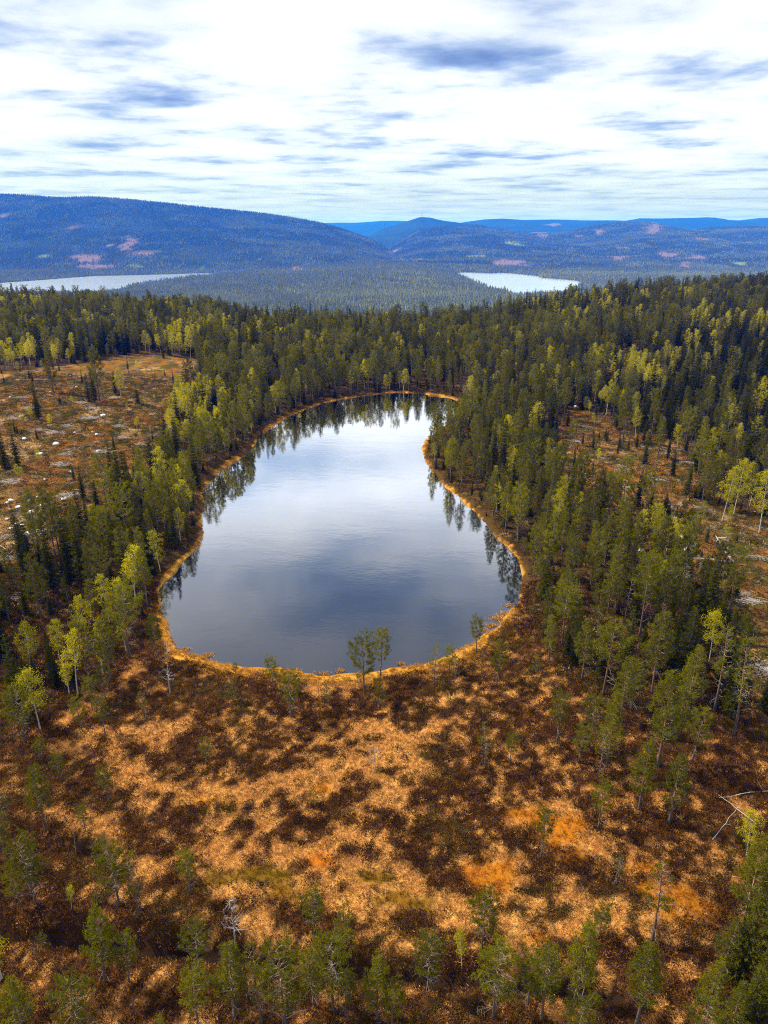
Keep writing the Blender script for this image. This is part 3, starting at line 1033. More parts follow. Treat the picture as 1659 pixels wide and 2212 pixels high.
PROTO = {
    'bog': [make_pine(100 + i, 9, start=.34 + .04 * (i % 3), spread=.18 + .025 * (i % 2), shape='dome', nbr=32, dead=12, lean=l_) for i, l_ in enumerate([(.03, 0), (-.05, .02), (.01, -.03), (-.02, .03)])],
    'pine': [make_pine(200 + i, 14, start=.26 + .05 * (i % 3), spread=.148 + .018 * (i % 3), shape='cone', nbr=56, dead=9, lean=l_) for i, l_ in enumerate([(.01, 0), (-.02, .01), (.02, .01), (0, -.02), (.015, 0)])],
    'broad': [make_pine(300 + i, 13, start=.48, spread=.22, shape='dome', nbr=34, dead=12, dens=1.15, lean=l_) for i, l_ in enumerate([(.03, 0), (-.04, .01)])],
    'limby': [make_pine(400 + i, 9, start=.36, spread=.22, shape='dome', nbr=46, dead=22, lean=l_, barelimb=.2, limbs=True) for i, l_ in enumerate([(.02, 0), (-.03, 0)])],
    'sparse': [make_pine(500 + i, 10, start=.4, spread=.15, shape='cone', nbr=44, dead=18, dens=.6, lean=l_, barelimb=.62, limbs=True) for i, l_ in enumerate([(.06, .0), (-.02, .02)])],
    'bush': [make_pine(600 + i, 3.5, start=.1, spread=.28, shape='cone', nbr=26, dead=2, dens=.8, r0=.012) for i in range(2)],
    'spruce': [make_spruce(700 + i, 14, start=.05 + .05 * (i % 2), spread=.115 + .017 * (i % 3)) for i in range(5)],
    'birch': [make_birch(800 + i, 11, start=.3 + .06 * (i % 3), spread=.17 + .02 * (i % 2), stems=1 + (i % 3 == 2)) for i in range(5)],
    'thinbirch': [make_birch(850 + i, 9, start=.4, spread=.12, dens=.55, stems=1 + i) for i in range(2)],
    'snag': [make_snag(900 + i, 8) for i in range(2)],
    'pole': [make_snag(950, 4, nbr=4, spread=.1, broken=True)],
}
PROTO_H = {'bog': 9, 'pine': 14, 'broad': 13, 'limby': 9, 'sparse': 10, 'bush': 3.5, 'spruce': 14, 'birch': 11, 'thinbirch': 9, 'snag': 8, 'pole': 4}
KINDNAME = {'bog': 'pine_tree', 'pine': 'pine_tree', 'broad': 'pine_tree', 'limby': 'pine_tree', 'sparse': 'pine_tree', 'bush': 'pine_sapling', 'spruce': 'spruce_tree',
            'birch': 'birch_tree', 'thinbirch': 'birch_tree', 'snag': 'dead_tree', 'pole': 'dead_tree'}
CATNAME = {'pine_tree': 'pine', 'pine_sapling': 'sapling', 'spruce_tree': 'spruce', 'birch_tree': 'birch', 'dead_tree': 'dead tree'}
counter = {}


def plant(kind, x, y, h, label, group=None, variant=None, rot=None, tint=None, wide=1.0):
    name = KINDNAME[kind]
    e = bpy.data.objects.new(name, None)
    e.empty_display_size = .5
    COL.objects.link(e)
    z = float(gz(x, y))
    e.location = (x, y, z - .05)
    i = counter.get(kind, 0)
    counter[kind] = i + 1
    ms = PROTO[kind][(i if variant is None else variant) % len(PROTO[kind])]
    s = h / PROTO_H[kind]
    w = s * (h / PROTO_H[kind]) ** -.12 * wide
    e.rotation_euler = (0, 0, random.uniform(0, 6.28) if rot is None else rot)
    e.scale = (w, w, s)
    w = min(w, s * 1.35)
    e.scale = (w, w, s)
    tint = random.random() if tint is None else tint
    for nm, me in ms:
        o = bpy.data.objects.new(nm, me)
        COL.objects.link(o)
        o.parent = e
        o["tint"] = tint
        if nm in ("branches", "crown"):
            o["kind"] = "stuff"
    tag(e, label, CATNAME[name], group)
    return e


def plant_px(kind, u, top, base, label, **kw):
    x, y, z = (float(q[0]) for q in at(u, base))
    dx, dy, dz = ray(u, top)
    h = CAM_Z + y * float(dz) / float(dy) - z
    return plant(kind, x, y, max(1.2, h), label, **kw)


# hand-placed trees: kind, x, top, base (pixels of the photograph), label
TREES = [
    ('bog', 509, 1432, 1462, "small pine at the tarn's near edge where the orange sedge is widest"),
    ('bog', 590, 1420, 1490, "young flat-topped pine on the near shore beside the limby pine"),
    ('limby', 629, 1448, 1549, "broad pine with a skirt of bare grey limbs on the near shore"),
    ('snag', 368, 1395, 1499, "dead grey pine with bare drooping limbs at the tarn's lower left corner"),
    ('bog', 338, 1334, 1423, "green pine on the sedge bank just behind the dead grey pine"),
    ('bush', 503, 1462, 1516, "knee-high pine in front of the small shore pine"),
    ('bush', 705, 1474, 1518, "bushy low pine in heather between the limby pine and the shore pair"),
    ('bog', 787, 1370, 1504, "slim tall pine, the nearer of the pair standing out against the water"),
    ('bog', 822, 1356, 1460, "taller orange-stemmed pine of the pair standing out against the water"),
    ('bush', 821, 1460, 1524, "small dense pine at the foot of the shore pair"),
    ('sparse', 937, 1392, 1482, "greyish half-bare pine beside the dark water at the near shore"),
    ('bog', 970, 1395, 1457, "small pine between the half-bare pine and the sedge inlet"),
    ('sparse', 982, 1429, 1476, "stunted thin pine just in front of the orange sedge bank"),
    ('bog', 1029, 1334, 1412, "lone pine on the orange sedge at the tarn's near inlet"),
    ('bog', 1074, 1390, 1474, "round-topped pine in dark heather behind the inlet sedge"),
    ('bush', 1159, 1406, 1454, "tiny pine in dark heather by the forest corner"),
    ('bog', 445, 1594, 1653, "small lone pine on the pale grass in mid bog"),
    ('snag', 811, 1602, 1661, "small grey leafless pine in the middle of the bog"),
    ('sparse', 1048, 1560, 1661, "bushy half-bare pine in the middle of the bog"),
    ('bog', 1102, 1583, 1647, "slender little pine beside the bushy half-bare one"),
    ('sparse', 313, 1490, 1552, "thin faint pine in heather below the dead grey pine"),
    ('broad', 1214, 1267, 1397, "broad flat-topped pine with grey trunk at the forest corner by the sedge"),
    ('pine', 1241, 1293, 1405, "narrow pine close behind the flat-topped corner pine"),
    ('pine', 1257, 1337, 1467, "pointed pine at the bog edge below the flat-topped corner pine"),
    ('broad', 1303, 1347, 1499, "orange-stemmed pine with open crown at the bog's wooded edge"),
    ('limby', 1363, 1429, 1533, "pine with a twisted pale bare limb at the bog's wooded edge"),
    ('pine', 1408, 1321, 1497, "tall conical pine rising behind the orange-stemmed pine"),
    ('bog', 1203, 1501, 1607, "thin pine standing apart on the bog side of the pine group"),
    ('limby', 1273, 1503, 1617, "half-bare wide pine in the group on the bog's wooded side"),
    ('bog', 1250, 1567, 1647, "low pine leaning out of the group towards the bog"),
    ('pine', 1310, 1499, 1657, "dense pointed pine in the middle of the group by the bog"),
    ('sparse', 1295, 1569, 1673, "sparse small pine in front of the dense pointed pine"),
    ('pine', 1420, 1447, 1655, "tallest cone-shaped pine on the bog's wooded side"),
    ('bog', 1495, 1529, 1645, "ragged pine on dark undergrowth beyond the tallest pine"),
    ('pine', 1380, 1595, 1749, "pointed pine with clear lower stem in front of the tallest pine"),
    ('pine', 1445, 1631, 1781, "wide grey-green pine with pale lower trunk on dark heather"),
    ('sparse', 1542, 1347, 1537, "tall ragged pine near the slash-strewn clearing's lower end"),
    ('sparse', 1585, 1385, 1589, "thin tall half-dead pine leaning by the clearing's lower end"),
    ('bog', 1292, 1691, 1789, "slim pine with bare stem in dark heather near the orange moss"),
    ('bog', 1169, 1753, 1853, "lone slender pine growing beside the round orange moss patch"),
    ('sparse', 1408, 1858, 2033, "grey leaning pine with bare crown on the tawny grass"),
    ('sparse', 1328, 1840, 1910, "spindly little pine left of the grey leaning pine"),
    ('bog', 1041, 1923, 2050, "dark-stemmed pine alone above the ditch in the lower middle"),
    ('bog', 1292, 1953, 2028, "compact bright green pine below the tawny grass strip"),
    ('limby', 923, 2020, 2143, "twin-stemmed grey-limbed pine standing over the ditch"),
    ('thinbirch', 998, 2013, 2085, "thin yellowish birch with white foot near the ditch"),
    ('limby', 1065, 2045, 2198, "wide pine with many bare limbs just below the ditch"),
    ('bog', 1140, 2058, 2170, "slim dark-stemmed pine, the thinner of a close pair below the ditch"),
    ('pine', 1170, 2040, 2203, "dense upright pine, the taller of a close pair below the ditch"),
    ('pine', 1240, 1988, 2168, "big bushy pine with a dead orange stem beside it"),
    ('pole', 1257, 2058, 2158, "dead orange-grey stem standing against the big bushy pine"),
    ('pine', 1375, 2035, 2210, "pine with long dark stem and pointed green top near the lower edge"),
    ('bog', 845, 2125, 2230, "bright green pine cut by the lower edge below the twin-stemmed pine"),
    ('broad', 1250, 2168, 2285, "rounded pine top at the lower edge under the big bushy pine"),
    ('broad', 1500, 2173, 2290, "vivid green pine top cut by the lower edge near the dark wood"),
    ('pine', 1528, 2068, 2190, "dusky pine in the shade of the dark wood corner"),
    ('pine', 1600, 1808, 2018, "large spreading pine with lichen-grey limbs at the dark wood's edge"),
    ('spruce', 1640, 1985, 2168, "drooping spruce with pale limbs in the lower dark wood corner"),
    ('spruce', 1662, 1750, 2000, "dark spruce partly outside the frame behind the large spreading pine"),
    ('birch', 1612, 1752, 1850, "yellow-green young birch by the crossed fallen poles"),
    ('bog', 92, 1595, 1645, "dark round little pine on grass at the bog's far left rim"),
    ('bog', 134, 1623, 1688, "pine with light crown just nearer than the dark round one"),
    ('pine', 100, 1655, 1793, "tall leaning pine with long bare stem on the bog's left"),
    ('bog', 234, 1658, 1725, "small umbrella-topped pine on the left grass band"),
    ('bog', 185, 1738, 1795, "small pine on the heather hummock beside the two bleached stems"),
    ('bog', 12, 1713, 1770, "small pine at the left margin above the heather slope"),
    ('bog', 15, 1763, 1858, "pine half cut by the left margin below the small margin pine"),
    ('limby', 78, 1810, 1953, "gnarled pine with crooked grey limbs on the left heather slope"),
    ('bog', 45, 1880, 1963, "low green pine tucked against the gnarled pine"),
    ('limby', 258, 1820, 1960, "wide-topped pine with lichen-grey lower limbs on dark heather"),
    ('sparse', 300, 1863, 1978, "ragged thin pine touching the wide-topped one"),
    ('bog', 413, 1838, 1928, "neat round-topped pine on the heather mound below the pale grass"),
    ('bush', 678, 1695, 1738, "tiny pine growing in the small yellow moss patch"),
    ('snag', 508, 1933, 2035, "leafless grey pine with black stem above the ditch"),
    ('bog', 680, 1918, 2018, "bushy pine on heather below the olive wet hollow"),
    ('bush', 743, 1953, 2028, "low dense pine next to the bushy pine below the olive hollow"),
    ('broad', 431, 1998, 2103, "wide round-headed pine growing on the ditch bank"),
    ('pine', 228, 1955, 2123, "tall bushy pine with bare lower limbs left of the ditch bend"),
    ('bog', 279, 2018, 2120, "medium pine at the right side of the tall bushy one"),
    ('pine', 507, 2040, 2200, "bright conical pine just below the ditch"),
    ('bog', 430, 2098, 2222, "narrow pine in front of the wide round-headed one"),
    ('sparse', 565, 2045, 2212, "half-bare dark-stemmed pine between two bushy pines near the lower edge"),
    ('limby', 618, 2045, 2230, "large pine with long white broken limbs at the lower edge"),
    ('limby', 720, 2020, 2185, "broad pine with a tangle of bare twigs and straight dark trunk"),
    ('bog', 746, 2103, 2193, "small green pine beside the straight dark trunk"),
    ('bog', 678, 2065, 2173, "thin small-headed pine between the two large limby pines"),
    ('pine', 815, 2055, 2203, "cone-headed pine with long trunk at the middle of the lower edge"),
    ('pine', 55, 2115, 2258, "pale green pine in the lower left corner"),
    ('limby', 176, 2115, 2263, "grey-green pine at the lower edge near the lower left corner"),
    ('bush', 214, 1912, 1953, "small light-green bush pine behind the tall bushy one"),
    ('bush', 96, 2013, 2053, "small bush pine on shaded heather at lower left"),
    ('thinbirch', 6, 1988, 2118, "thin birch half outside the left margin near the ditch"),
    ('thinbirch', 155, 1912, 1963, "yellowish stunted birch below the gnarled pine"),
    ('bush', 350, 2193, 2250, "green pine top peeping over the lower edge"),
    ('pole', 164, 1795, 1843, "taller of two bleached dead stems on the left heather"),
    ('pole', 143, 1745, 1788, "shorter of two bleached dead stems on the left heather"),
    ('birch', 88, 1438, 1580, "twin-stemmed yellow birch standing out of the forest edge left of the bog"),
    ('limby', 55, 1480, 1605, "thick grey-green pine beside the twin-stemmed yellow birch"),
    ('bog', 178, 1505, 1580, "little pine on grass in front of the birch stems"),
    ('bog', 200, 1466, 1535, "slim pine behind the little pine at the left forest edge"),
    ('bog', 228, 1508, 1587, "thin pine to the right of the little pine at the forest edge"),
    ('thinbirch', 150, 1400, 1500, "leaning bare white birch at the front of the left forest"),
    ('thinbirch', 168, 1360, 1500, "slender white-stemmed birch at the front of the left forest"),
    ('thinbirch', 222, 1330, 1455, "tall pale birch stem among pines at the left forest front"),
    ('bog', 228, 1440, 1510, "dark small pine in front of the pale birch stem"),
    ('broad', 280, 1268, 1420, "domed bright green pine at the forest front nearest the tarn's left shore"),
    ('pine', 240, 1330, 1470, "pine with twin orange stems at the left forest front"),
    ('spruce', 1590, 1925, 2120, "dark shaded spruce under the large spreading pine"),
    ('pine', 1648, 2045, 2235, "dark dense pine filling the lower right corner"),
    ('spruce', 1600, 2085, 2255, "pointed dark spruce at the lower edge in the corner wood"),
    ('pine', 1560, 1985, 2110, "low dusky pine leaning out of the corner wood"),
    ('spruce', 1652, 1880, 2085, "dark spruce at the right margin below the crossed poles"),
    ('spruce', 1630, 2110, 2275, "small dark spruce cut off in the lower right corner"),
    ('pine', 1565, 2125, 2270, "dark rounded pine at the lower edge beside the corner wood"),
    ('pine', 1480, 1395, 1560, "dense pine in the wood between bog and big clearing"),
    ('pine', 1340, 1420, 1560, "bushy pine hemmed in behind the half-bare wide pine"),
    ('pine', 1460, 1480, 1600, "middling pine at the elbow of the wood by the dark undergrowth"),
    ('pine', 1185, 1330, 1430, "low bushy pine at the forest corner beside the sedge bank"),
    # clearings
    ('spruce', 205, 792, 872, "dark spruce clump tree standing in the slash-strewn clearing"),
    ('spruce', 193, 806, 868, "shorter spruce against the dark spruce in the clearing"),
    ('spruce', 84, 817, 908, "lone narrow spruce on the open clearing"),
    ('pine', 115, 745, 846, "tall pine with bare orange stem left standing in the clearing"),
    ('pine', 216, 745, 868, "tall bare-stemmed pine behind the clearing's spruces"),
    ('spruce', 12, 915, 1012, "broad spruce at the clearing's left margin"),
    ('spruce', 38, 925, 1005, "second spruce of the pair at the clearing's left margin"),
    ('birch', 46, 1003, 1040, "small yellow birch below the spruce pair in the clearing"),
    ('birch', 262, 796, 858, "yellow birch at the head of the clearing"),
    ('spruce', 250, 800, 852, "narrow dark spruce beside the yellow birch at the clearing's head"),
    ('spruce', 298, 828, 872, "small dark spruce in front of the birch thicket"),
    ('snag', 330, 912, 968, "grey dead spruce at the clearing's wooded edge"),
    ('spruce', 180, 1005, 1080, "ragged spruce at the lower end of the clearing"),
    ('spruce', 245, 955, 1050, "tall dark spruce between clearing and forest belt"),
    ('pine', 1218, 815, 910, "slim orange-stemmed pine at the head of the small clearing"),
    ('pine', 1345, 835, 955, "big leaning pine with orange stem at the small clearing"),
    ('birch', 1372, 880, 945, "rust-yellow birch beside the big leaning pine"),
    ('birch', 1284, 800, 868, "bright yellow-green birch beyond the small clearing"),
    ('birch', 1462, 918, 975, "yellow-green birch against dark spruces at the clearing's far side"),
    ('birch', 1515, 940, 985, "small round birch on the clearing's far side"),
    ('spruce', 1392, 940, 1002, "dark spruce in the middle of the small clearing"),
    ('pine', 1420, 900, 990, "bare-stemmed pine in the small clearing beside the dark spruce"),
    ('birch', 1585, 990, 1110, "tall leaning yellow-green birch above the big clearing"),
    ('birch', 1560, 1010, 1125, "forked pale birch beside the tall leaning birch"),
    ('birch', 1640, 1015, 1150, "airy birch at the right margin above the big clearing"),
    ('snag', 1475, 1160, 1260, "dead grey spruce stem on the big clearing's edge"),
    ('birch', 1418, 1085, 1170, "small yellow birch where the two clearings meet"),
    ('birch', 1440, 1120, 1190, "spreading yellow birch by the slash of the big clearing"),
    ('pine', 1222, 1190, 1300, "light green pine above the flat-topped corner pine"),
]
for k_, u_, t_, b_, lab in TREES:
    plant_px(k_, u_, t_, b_, lab, tint=random.uniform(.3, .8))
g_ = np.random.default_rng(77)
for poly, n_, where in ((CLEAR_L, 60, "left clearing"), (CLEAR_R1, 16, "small right clearing"), (CLEAR_R2, 26, "big right clearing")):
    lo, hi = poly.min(0), poly.max(0)
    while n_:
        p_ = g_.uniform(lo, hi)
        if inside(poly, p_[:1], p_[1:])[0] and -.55 * p_[1] < p_[0] < .55 * p_[1]:
            n_ -= 1
            k_ = ('bush', 'spruce', 'birch')[int(g_.integers(0, 3))]
            lab = {'bush': "knee-high pine", 'spruce': "young spruce", 'birch': "young birch"}[k_] + " dotted among slash on the " + where
            plant(k_, float(p_[0]), float(p_[1]), float(g_.uniform(1.3, 4.6)), lab, group=lab)
HAND_XY = np.array([[o.location.x, o.location.y] for o in COL.objects if o.type == 'EMPTY'])

# ------------------------------------------------------------------ the forest
def scatter_forest():
    g = np.random.default_rng(5)
    sp = 3.45
    xs = np.arange(-420, 520, sp)
    ys = np.arange(12, 900, sp)
    X, Y = np.meshgrid(xs, ys)
    X = (X + g.uniform(-.48, .48, X.shape) * sp).ravel()
    Y = (Y + g.uniform(-.48, .48, Y.shape) * sp).ravel()
    ok = (np.abs(X) < Y * .62 + 55) & (Y < edge_y(X) + 150)
    X, Y = X[ok], Y[ok]
    sd = sdist(LAKE, X, Y)
    bog = (inside(BOG, X, Y) & (Y < 104)) | ((np.abs(X) < .58 * Y + 14) & (Y < 60)) | (Y < 16)
    cL, c1, c2 = inside(CLEAR_L, X, Y), inside(CLEAR_R1, X, Y), inside(CLEAR_R2, X, Y)
    dens = np.full(X.shape, .80)
    dens = np.where(sd < np.where(X < 0, 1.5, 2.2), 0, dens)
    thin = inside(THIN_R, X, Y)
    dens = np.where(thin, .58, dens)
    dens = np.where(bog, 0.0, dens)
    dens = np.where(cL, .015, dens)
    dens = np.where(c1, .20, dens)
    dens = np.where(c2, .10, dens)
    gap = fbm(X, Y, 30, 3, 131)
    dens *= np.where((Y < 330) & ~(cL | c1 | c2), sst(.25, .42, gap) * .55 + .45, 1)
    dens = np.where((sd > 1.5) & (sd < 9) & (X < 8) & ~bog, 1.0, dens)
    keep = g.uniform(size=X.shape) < dens
    dh = np.min(np.hypot(X[:, None] - HAND_XY[None, :, 0], Y[:, None] - HAND_XY[None, :, 1]), 1)
    keep &= dh > 1.8
    X, Y, sd, cL = X[keep], Y[keep], sd[keep], cL[keep]
    inclear = (cL | c1[keep] | c2[keep])
    n = len(X)
    b = fbm(X, Y, 34, 3, 141)
    s = fbm(X, Y, 60, 3, 151)
    right = sst(40, 170, X) * sst(170, 260, Y)
    pb = .07 + .58 * sst(.58, .71, b) + .03 * (Y < 300)
    ps = .22 + .45 * sst(.45, .65, s) + .35 * right
    ps = np.where(sd < 14, ps * .45, ps)
    pb = np.where((X < -25) & (Y < 145), pb * .4, pb) * np.where(right > .6, .75, 1)
    u = g.uniform(size=n)
    kind = np.where(u < pb, 2, np.where(g.uniform(size=n) < ps, 1, 0))
    kind = np.where(inclear & (g.uniform(size=n) < .5), 1, kind)
    H = np.where(kind == 0, g.uniform(8.5, 16.5, n), np.where(kind == 1, g.uniform(6, 17, n), g.uniform(6.5, 13, n)))
    H *= .95 * np.where((sd < 10) & (X > 0), .88, 1) * np.where(inclear, .5, 1) * np.where(Y > 330, 1.08, np.where(Y < 235, .86, .95)) * g.uniform(.75, 1.15, n)
    return X, Y, sd, kind, H


FX, FY, FSD, FK, FH = scatter_forest()
FZ = gz(FX, FY)
FU, FV = project(FX, FY, FZ)
_, FT = project(FX, FY, FZ + FH)
inframe = (FU > -25) & (FU < 1684) & (FT < 2212) & (FY > 0)
def zone(x, y, sd):
    """where a forest tree stands, in words"""
    if sd < 7:
        if y > 255:
            return "at the water's edge of the tarn's far end"
        if x < 0:
            return "at the water's edge of the left shore, " + ("its near half" if y < 150 else "its far half")
        return "at the water's edge of the right shore, " + ("its near half" if y < 140 else "its far half")
    if x < -20 and y < 118:
        return "at the front of the forest left of the bog"
    if x < -20 and y < 140:
        return "in the forest corner between bog and left clearing"
    if x < 10 and y < 215:
        return "in the belt between tarn and left clearing, " + ("nearer the clearing" if sd > 22 else "nearer the water")
    if x < -75:
        return ("just beyond the left clearing" if y < 330 else "far beyond the left clearing towards the pale lake")
    if x < 28:
        return ("close behind the tarn's far end" if y < 320 else "deep in the forest behind the tarn's far end")
    if x < 55 and y >= 165:
        return ("on the wooded headland right of the tarn" if y < 250 else "in the pine woods behind the wooded headland")
    if y < 165 and x < 42:
        return "in the belt along the right shore, " + ("nearer the bog" if y < 110 else "below the headland")
    if y < 165:
        return "among thin woods beside the right-hand clearings"
    if y < 230:
        return "at the foot of the dark spruce slope above the small clearing"
    if y < 330:
        return "midway up the dark spruce slope, " + ("its left side" if x < 110 else "its right side")
    return "high on the dark spruce slope near its crest, " + ("left side" if x < 150 else "right side")


KN = ['pine', 'spruce', 'birch']
LOOK = {0: ["short olive-green pine", "middling olive-green pine", "tall olive-green pine"],
        1: ["small dark pointed spruce", "middling dark pointed spruce", "tall dark pointed spruce"],
        2: ["low yellow-green birch", "yellow-green birch", "tall yellow-green birch"]}
single = np.zeros(len(FX), bool)
hand_n = {0: 0, 1: 0, 2: 0}
for k_, *_r in TREES:
    kk = {'pine_tree': 0, 'spruce_tree': 1, 'birch_tree': 2}.get(KINDNAME[k_])
    if kk is not None:
        hand_n[kk] += 1
for k in range(3):
    idx = np.where((FK == k) & inframe)[0]
    order = idx[np.argsort(-(FV[idx] - FT[idx]))]
    single[order[:298 - hand_n[k]]] = True
for i in np.where(single)[0]:
    phrase = zone(float(FX[i]), float(FY[i]), float(FSD[i]))
    size = int(np.clip((FH[i] - 8) / 3.2, 0, 2))
    lab = LOOK[int(FK[i])][size] + " " + phrase
    kind = KN[int(FK[i])]
    if kind == 'pine' and random.random() < .42:
        kind = 'bog'
    plant(kind, float(FX[i]), float(FY[i]), float(FH[i]), lab, group=lab, wide=.92,
          tint=float(np.clip(random.gauss((.44, .24, .6)[int(FK[i])], .30) - (.16 * float(sst(60, 170, FX[i])) if FK[i] < 2 else 0), 0, 1)))


def proto_object(meshes, name):
    """trunk, branches and crown in one mesh, for the mass of the forest"""
    V, T, Q, mi3, mi4, mats, n = [], [], [], [], [], [], 0
    for k, (_, me) in enumerate(meshes):
        v = np.empty(len(me.vertices) * 3, np.float32)
        me.vertices.foreach_get("co", v)
        li = np.empty(len(me.loops), np.int32)
        me.loops.foreach_get("vertex_index", li)
        Q.append(li.reshape(-1, 4) + n)
        mi4.append(np.full(len(li) // 4, k))
        V.append(v.reshape(-1, 3))
        n += len(me.vertices)
        mats.append(me.materials[0])
    me = npmesh(name, np.concatenate(V), [np.concatenate(Q)], mats, np.concatenate(mi4))
    return bpy.data.objects.new(name, me)


def scatter(name, P, attrs, protos, label, cat):
    """one object of uncountable stuff: PROTOS set out on the points P"""
    me = bpy.data.meshes.new(name)
    me.vertices.add(len(P))
    me.vertices.foreach_set("co", np.asarray(P, np.float32).ravel())
    for k, v in attrs.items():
        v = np.asarray(v)
        if k == 'variant':
            a = me.attributes.new(k, 'INT', 'POINT')
            a.data.foreach_set("value", v.astype(np.int32))
        elif v.ndim == 1:
            a = me.attributes.new(k, 'FLOAT', 'POINT')
            a.data.foreach_set("value", v.astype(np.float32))
        elif k == 'col':
            a = me.attributes.new(k, 'FLOAT_COLOR', 'POINT')
            a.data.foreach_set("color", np.concatenate([v, np.ones((len(v), 1))], 1).astype(np.float32).ravel())
        else:
            a = me.attributes.new(k, 'FLOAT_VECTOR', 'POINT')
            a.data.foreach_set("vector", v.astype(np.float32).ravel())
    o = link(bpy.data.objects.new(name, me))
    tag(o, label, cat, kind="stuff")
    ng = bpy.data.node_groups.new(name, 'GeometryNodeTree')
    ng.interface.new_socket("Geometry", in_out='INPUT', socket_type='NodeSocketGeometry')
    ng.interface.new_socket("Geometry", in_out='OUTPUT', socket_type='NodeSocketGeometry')
    n, l = ng.nodes, ng.links
    gi, go = n.new("NodeGroupInput"), n.new("NodeGroupOutput")
    join = n.new("GeometryNodeJoinGeometry")

    def named(nm, typ):
        x = n.new("GeometryNodeInputNamedAttribute")
        x.data_type = typ
        x.inputs[0].default_value = nm
        return x.outputs[0]
    var, rot, scl = named('variant', 'INT'), named('rot', 'FLOAT_VECTOR'), named('scl', 'FLOAT_VECTOR')
    for i, p in enumerate(protos):
        cmpn = n.new("FunctionNodeCompare")
        cmpn.data_type = 'INT'
        cmpn.operation = 'EQUAL'
        l.new(var, cmpn.inputs[2])
        cmpn.inputs[3].default_value = i
        oi = n.new("GeometryNodeObjectInfo")
        oi.inputs[0].default_value = p
        oi.inputs[1].default_value = True
        ip = n.new("GeometryNodeInstanceOnPoints")
        l.new(gi.outputs[0], ip.inputs["Points"])
        l.new(cmpn.outputs[0], ip.inputs["Selection"])
        l.new(oi.outputs["Geometry"], ip.inputs["Instance"])
        l.new(rot, ip.inputs["Rotation"])
        l.new(scl, ip.inputs["Scale"])
        l.new(ip.outputs[0], join.inputs[0])
    l.new(join.outputs[0], go.inputs[0])
    md = o.modifiers.new("scatter", 'NODES')
    md.node_group = ng
    return o


def rot_z(n, tilt=0.0):
    return np.stack([rng.normal(0, tilt, n), rng.normal(0, tilt, n), rng.uniform(0, 6.28, n)], -1)


for k, (sets, nm, lab, cat) in enumerate([
        (['pine', 'bog'], "pine_forest", "mass of olive-green pines spreading away behind the tarn", "forest"),
        (['spruce'], "spruce_forest", "mass of dark pointed spruces filling the forest behind the tarn", "forest"),
        (['birch'], "birch_forest", "yellow-green birches sprinkled through the distant conifer forest", "forest")]):
    protos, ph = [], []
    for s_ in dict.fromkeys(sets):
        for j, ms in enumerate(PROTO[s_]):
            protos.append(proto_object(ms, nm + "_member"))
            ph.append(PROTO_H[s_])
    sel = (FK == k) & ~single
    n = sel.sum()
    var = rng.integers(0, len(protos), n)
    s = FH[sel] / np.array(ph)[var]
    scatter(nm, np.stack([FX[sel], FY[sel], FZ[sel] - .1], -1),
            dict(variant=var, rot=rot_z(n, .02), scl=np.stack([s * .92, s * .92, s], -1), tint=np.clip(rng.normal((.44, .24, .6)[k], .30, n) - (.16 * sst(60, 170, FX[sel]) if k < 2 else 0), 0, 1)), protos, lab, cat)

def understory():
    g = np.random.default_rng(41)
    sp = 3.3
    X, Y = np.meshgrid(np.arange(-150, 190, sp), np.arange(84, 340, sp))
    X = (X + g.uniform(-.5, .5, X.shape) * sp).ravel()
    Y = (Y + g.uniform(-.5, .5, Y.shape) * sp).ravel()
    sd = sdist(LAKE, X, Y)
    ok = (sd > 1.4) & (np.abs(X) < Y * .6 + 20) & ~(inside(BOG, X, Y) & (Y < 104)) & ~inside(CLEAR_L, X, Y) & ~inside(CLEAR_R1, X, Y) & ~inside(CLEAR_R2, X, Y)
    ok &= g.uniform(size=X.size) < np.where(sd < 7, .8, .5)
    X, Y = X[ok], Y[ok]
    n = X.size
    protos = [proto_object(PROTO['spruce'][i], "young_spruce") for i in (0, 2, 4)] + [proto_object(PROTO['bush'][0], "young_pine")]
    var = g.choice(4, n, p=[.27, .27, .2, .26])
    h = g.uniform(1.2, 4.8, n)
    s = h / np.where(var < 3, 14.0, 3.5) * np.where(var < 3, 1, .8)
    wd = np.where(var < 3, 1.5, 1.1)
    scatter("understory", np.stack([X, Y, gz(X, Y) - .1], -1), dict(variant=var, rot=rot_z(n, .03), scl=np.stack([s * wd, s * wd, s], -1), tint=g.uniform(0, .45, n)),
            protos, "young conifers and bushes thickening the forest under the taller trees", "understory")


understory()

# ------------------------------------------------------------------ valley and hill forest
def far_tree(seed, leafy=False):
    g = np.random.default_rng(seed)
    mb = MB()
    h, lays = 18.0, (5 if not leafy else 3)
    for i in range(lays):
        z0 = h * (.04 + .76 * i / lays)
        z1 = z0 + h * (.42 if i < lays - 1 else .24)
        r = h * .17 * (1 - .72 * i / lays)
        if leafy:
            z0, z1, r = h * (.12 + .2 * i), h * (.55 + .19 * i), h * (.19, .24, .16)[i]
        th = np.arange(7) * 2 * np.pi / 7 + g.uniform(0, 6)
        rr = r * g.uniform(.7, 1.2, 7)
        V = np.concatenate([np.stack([rr * np.cos(th), rr * np.sin(th), z0 + g.uniform(-.5, .8, 7)], -1), [[g.normal(0, .3), g.normal(0, .3), z1]]])
        T = np.stack([np.arange(7), (np.arange(7) + 1) % 7, np.full(7, 7)], -1)
        mb.add(V, tri=T)
    return bpy.data.objects.new("valley_tree", mb.mesh("valley_tree", M_FARTREE))


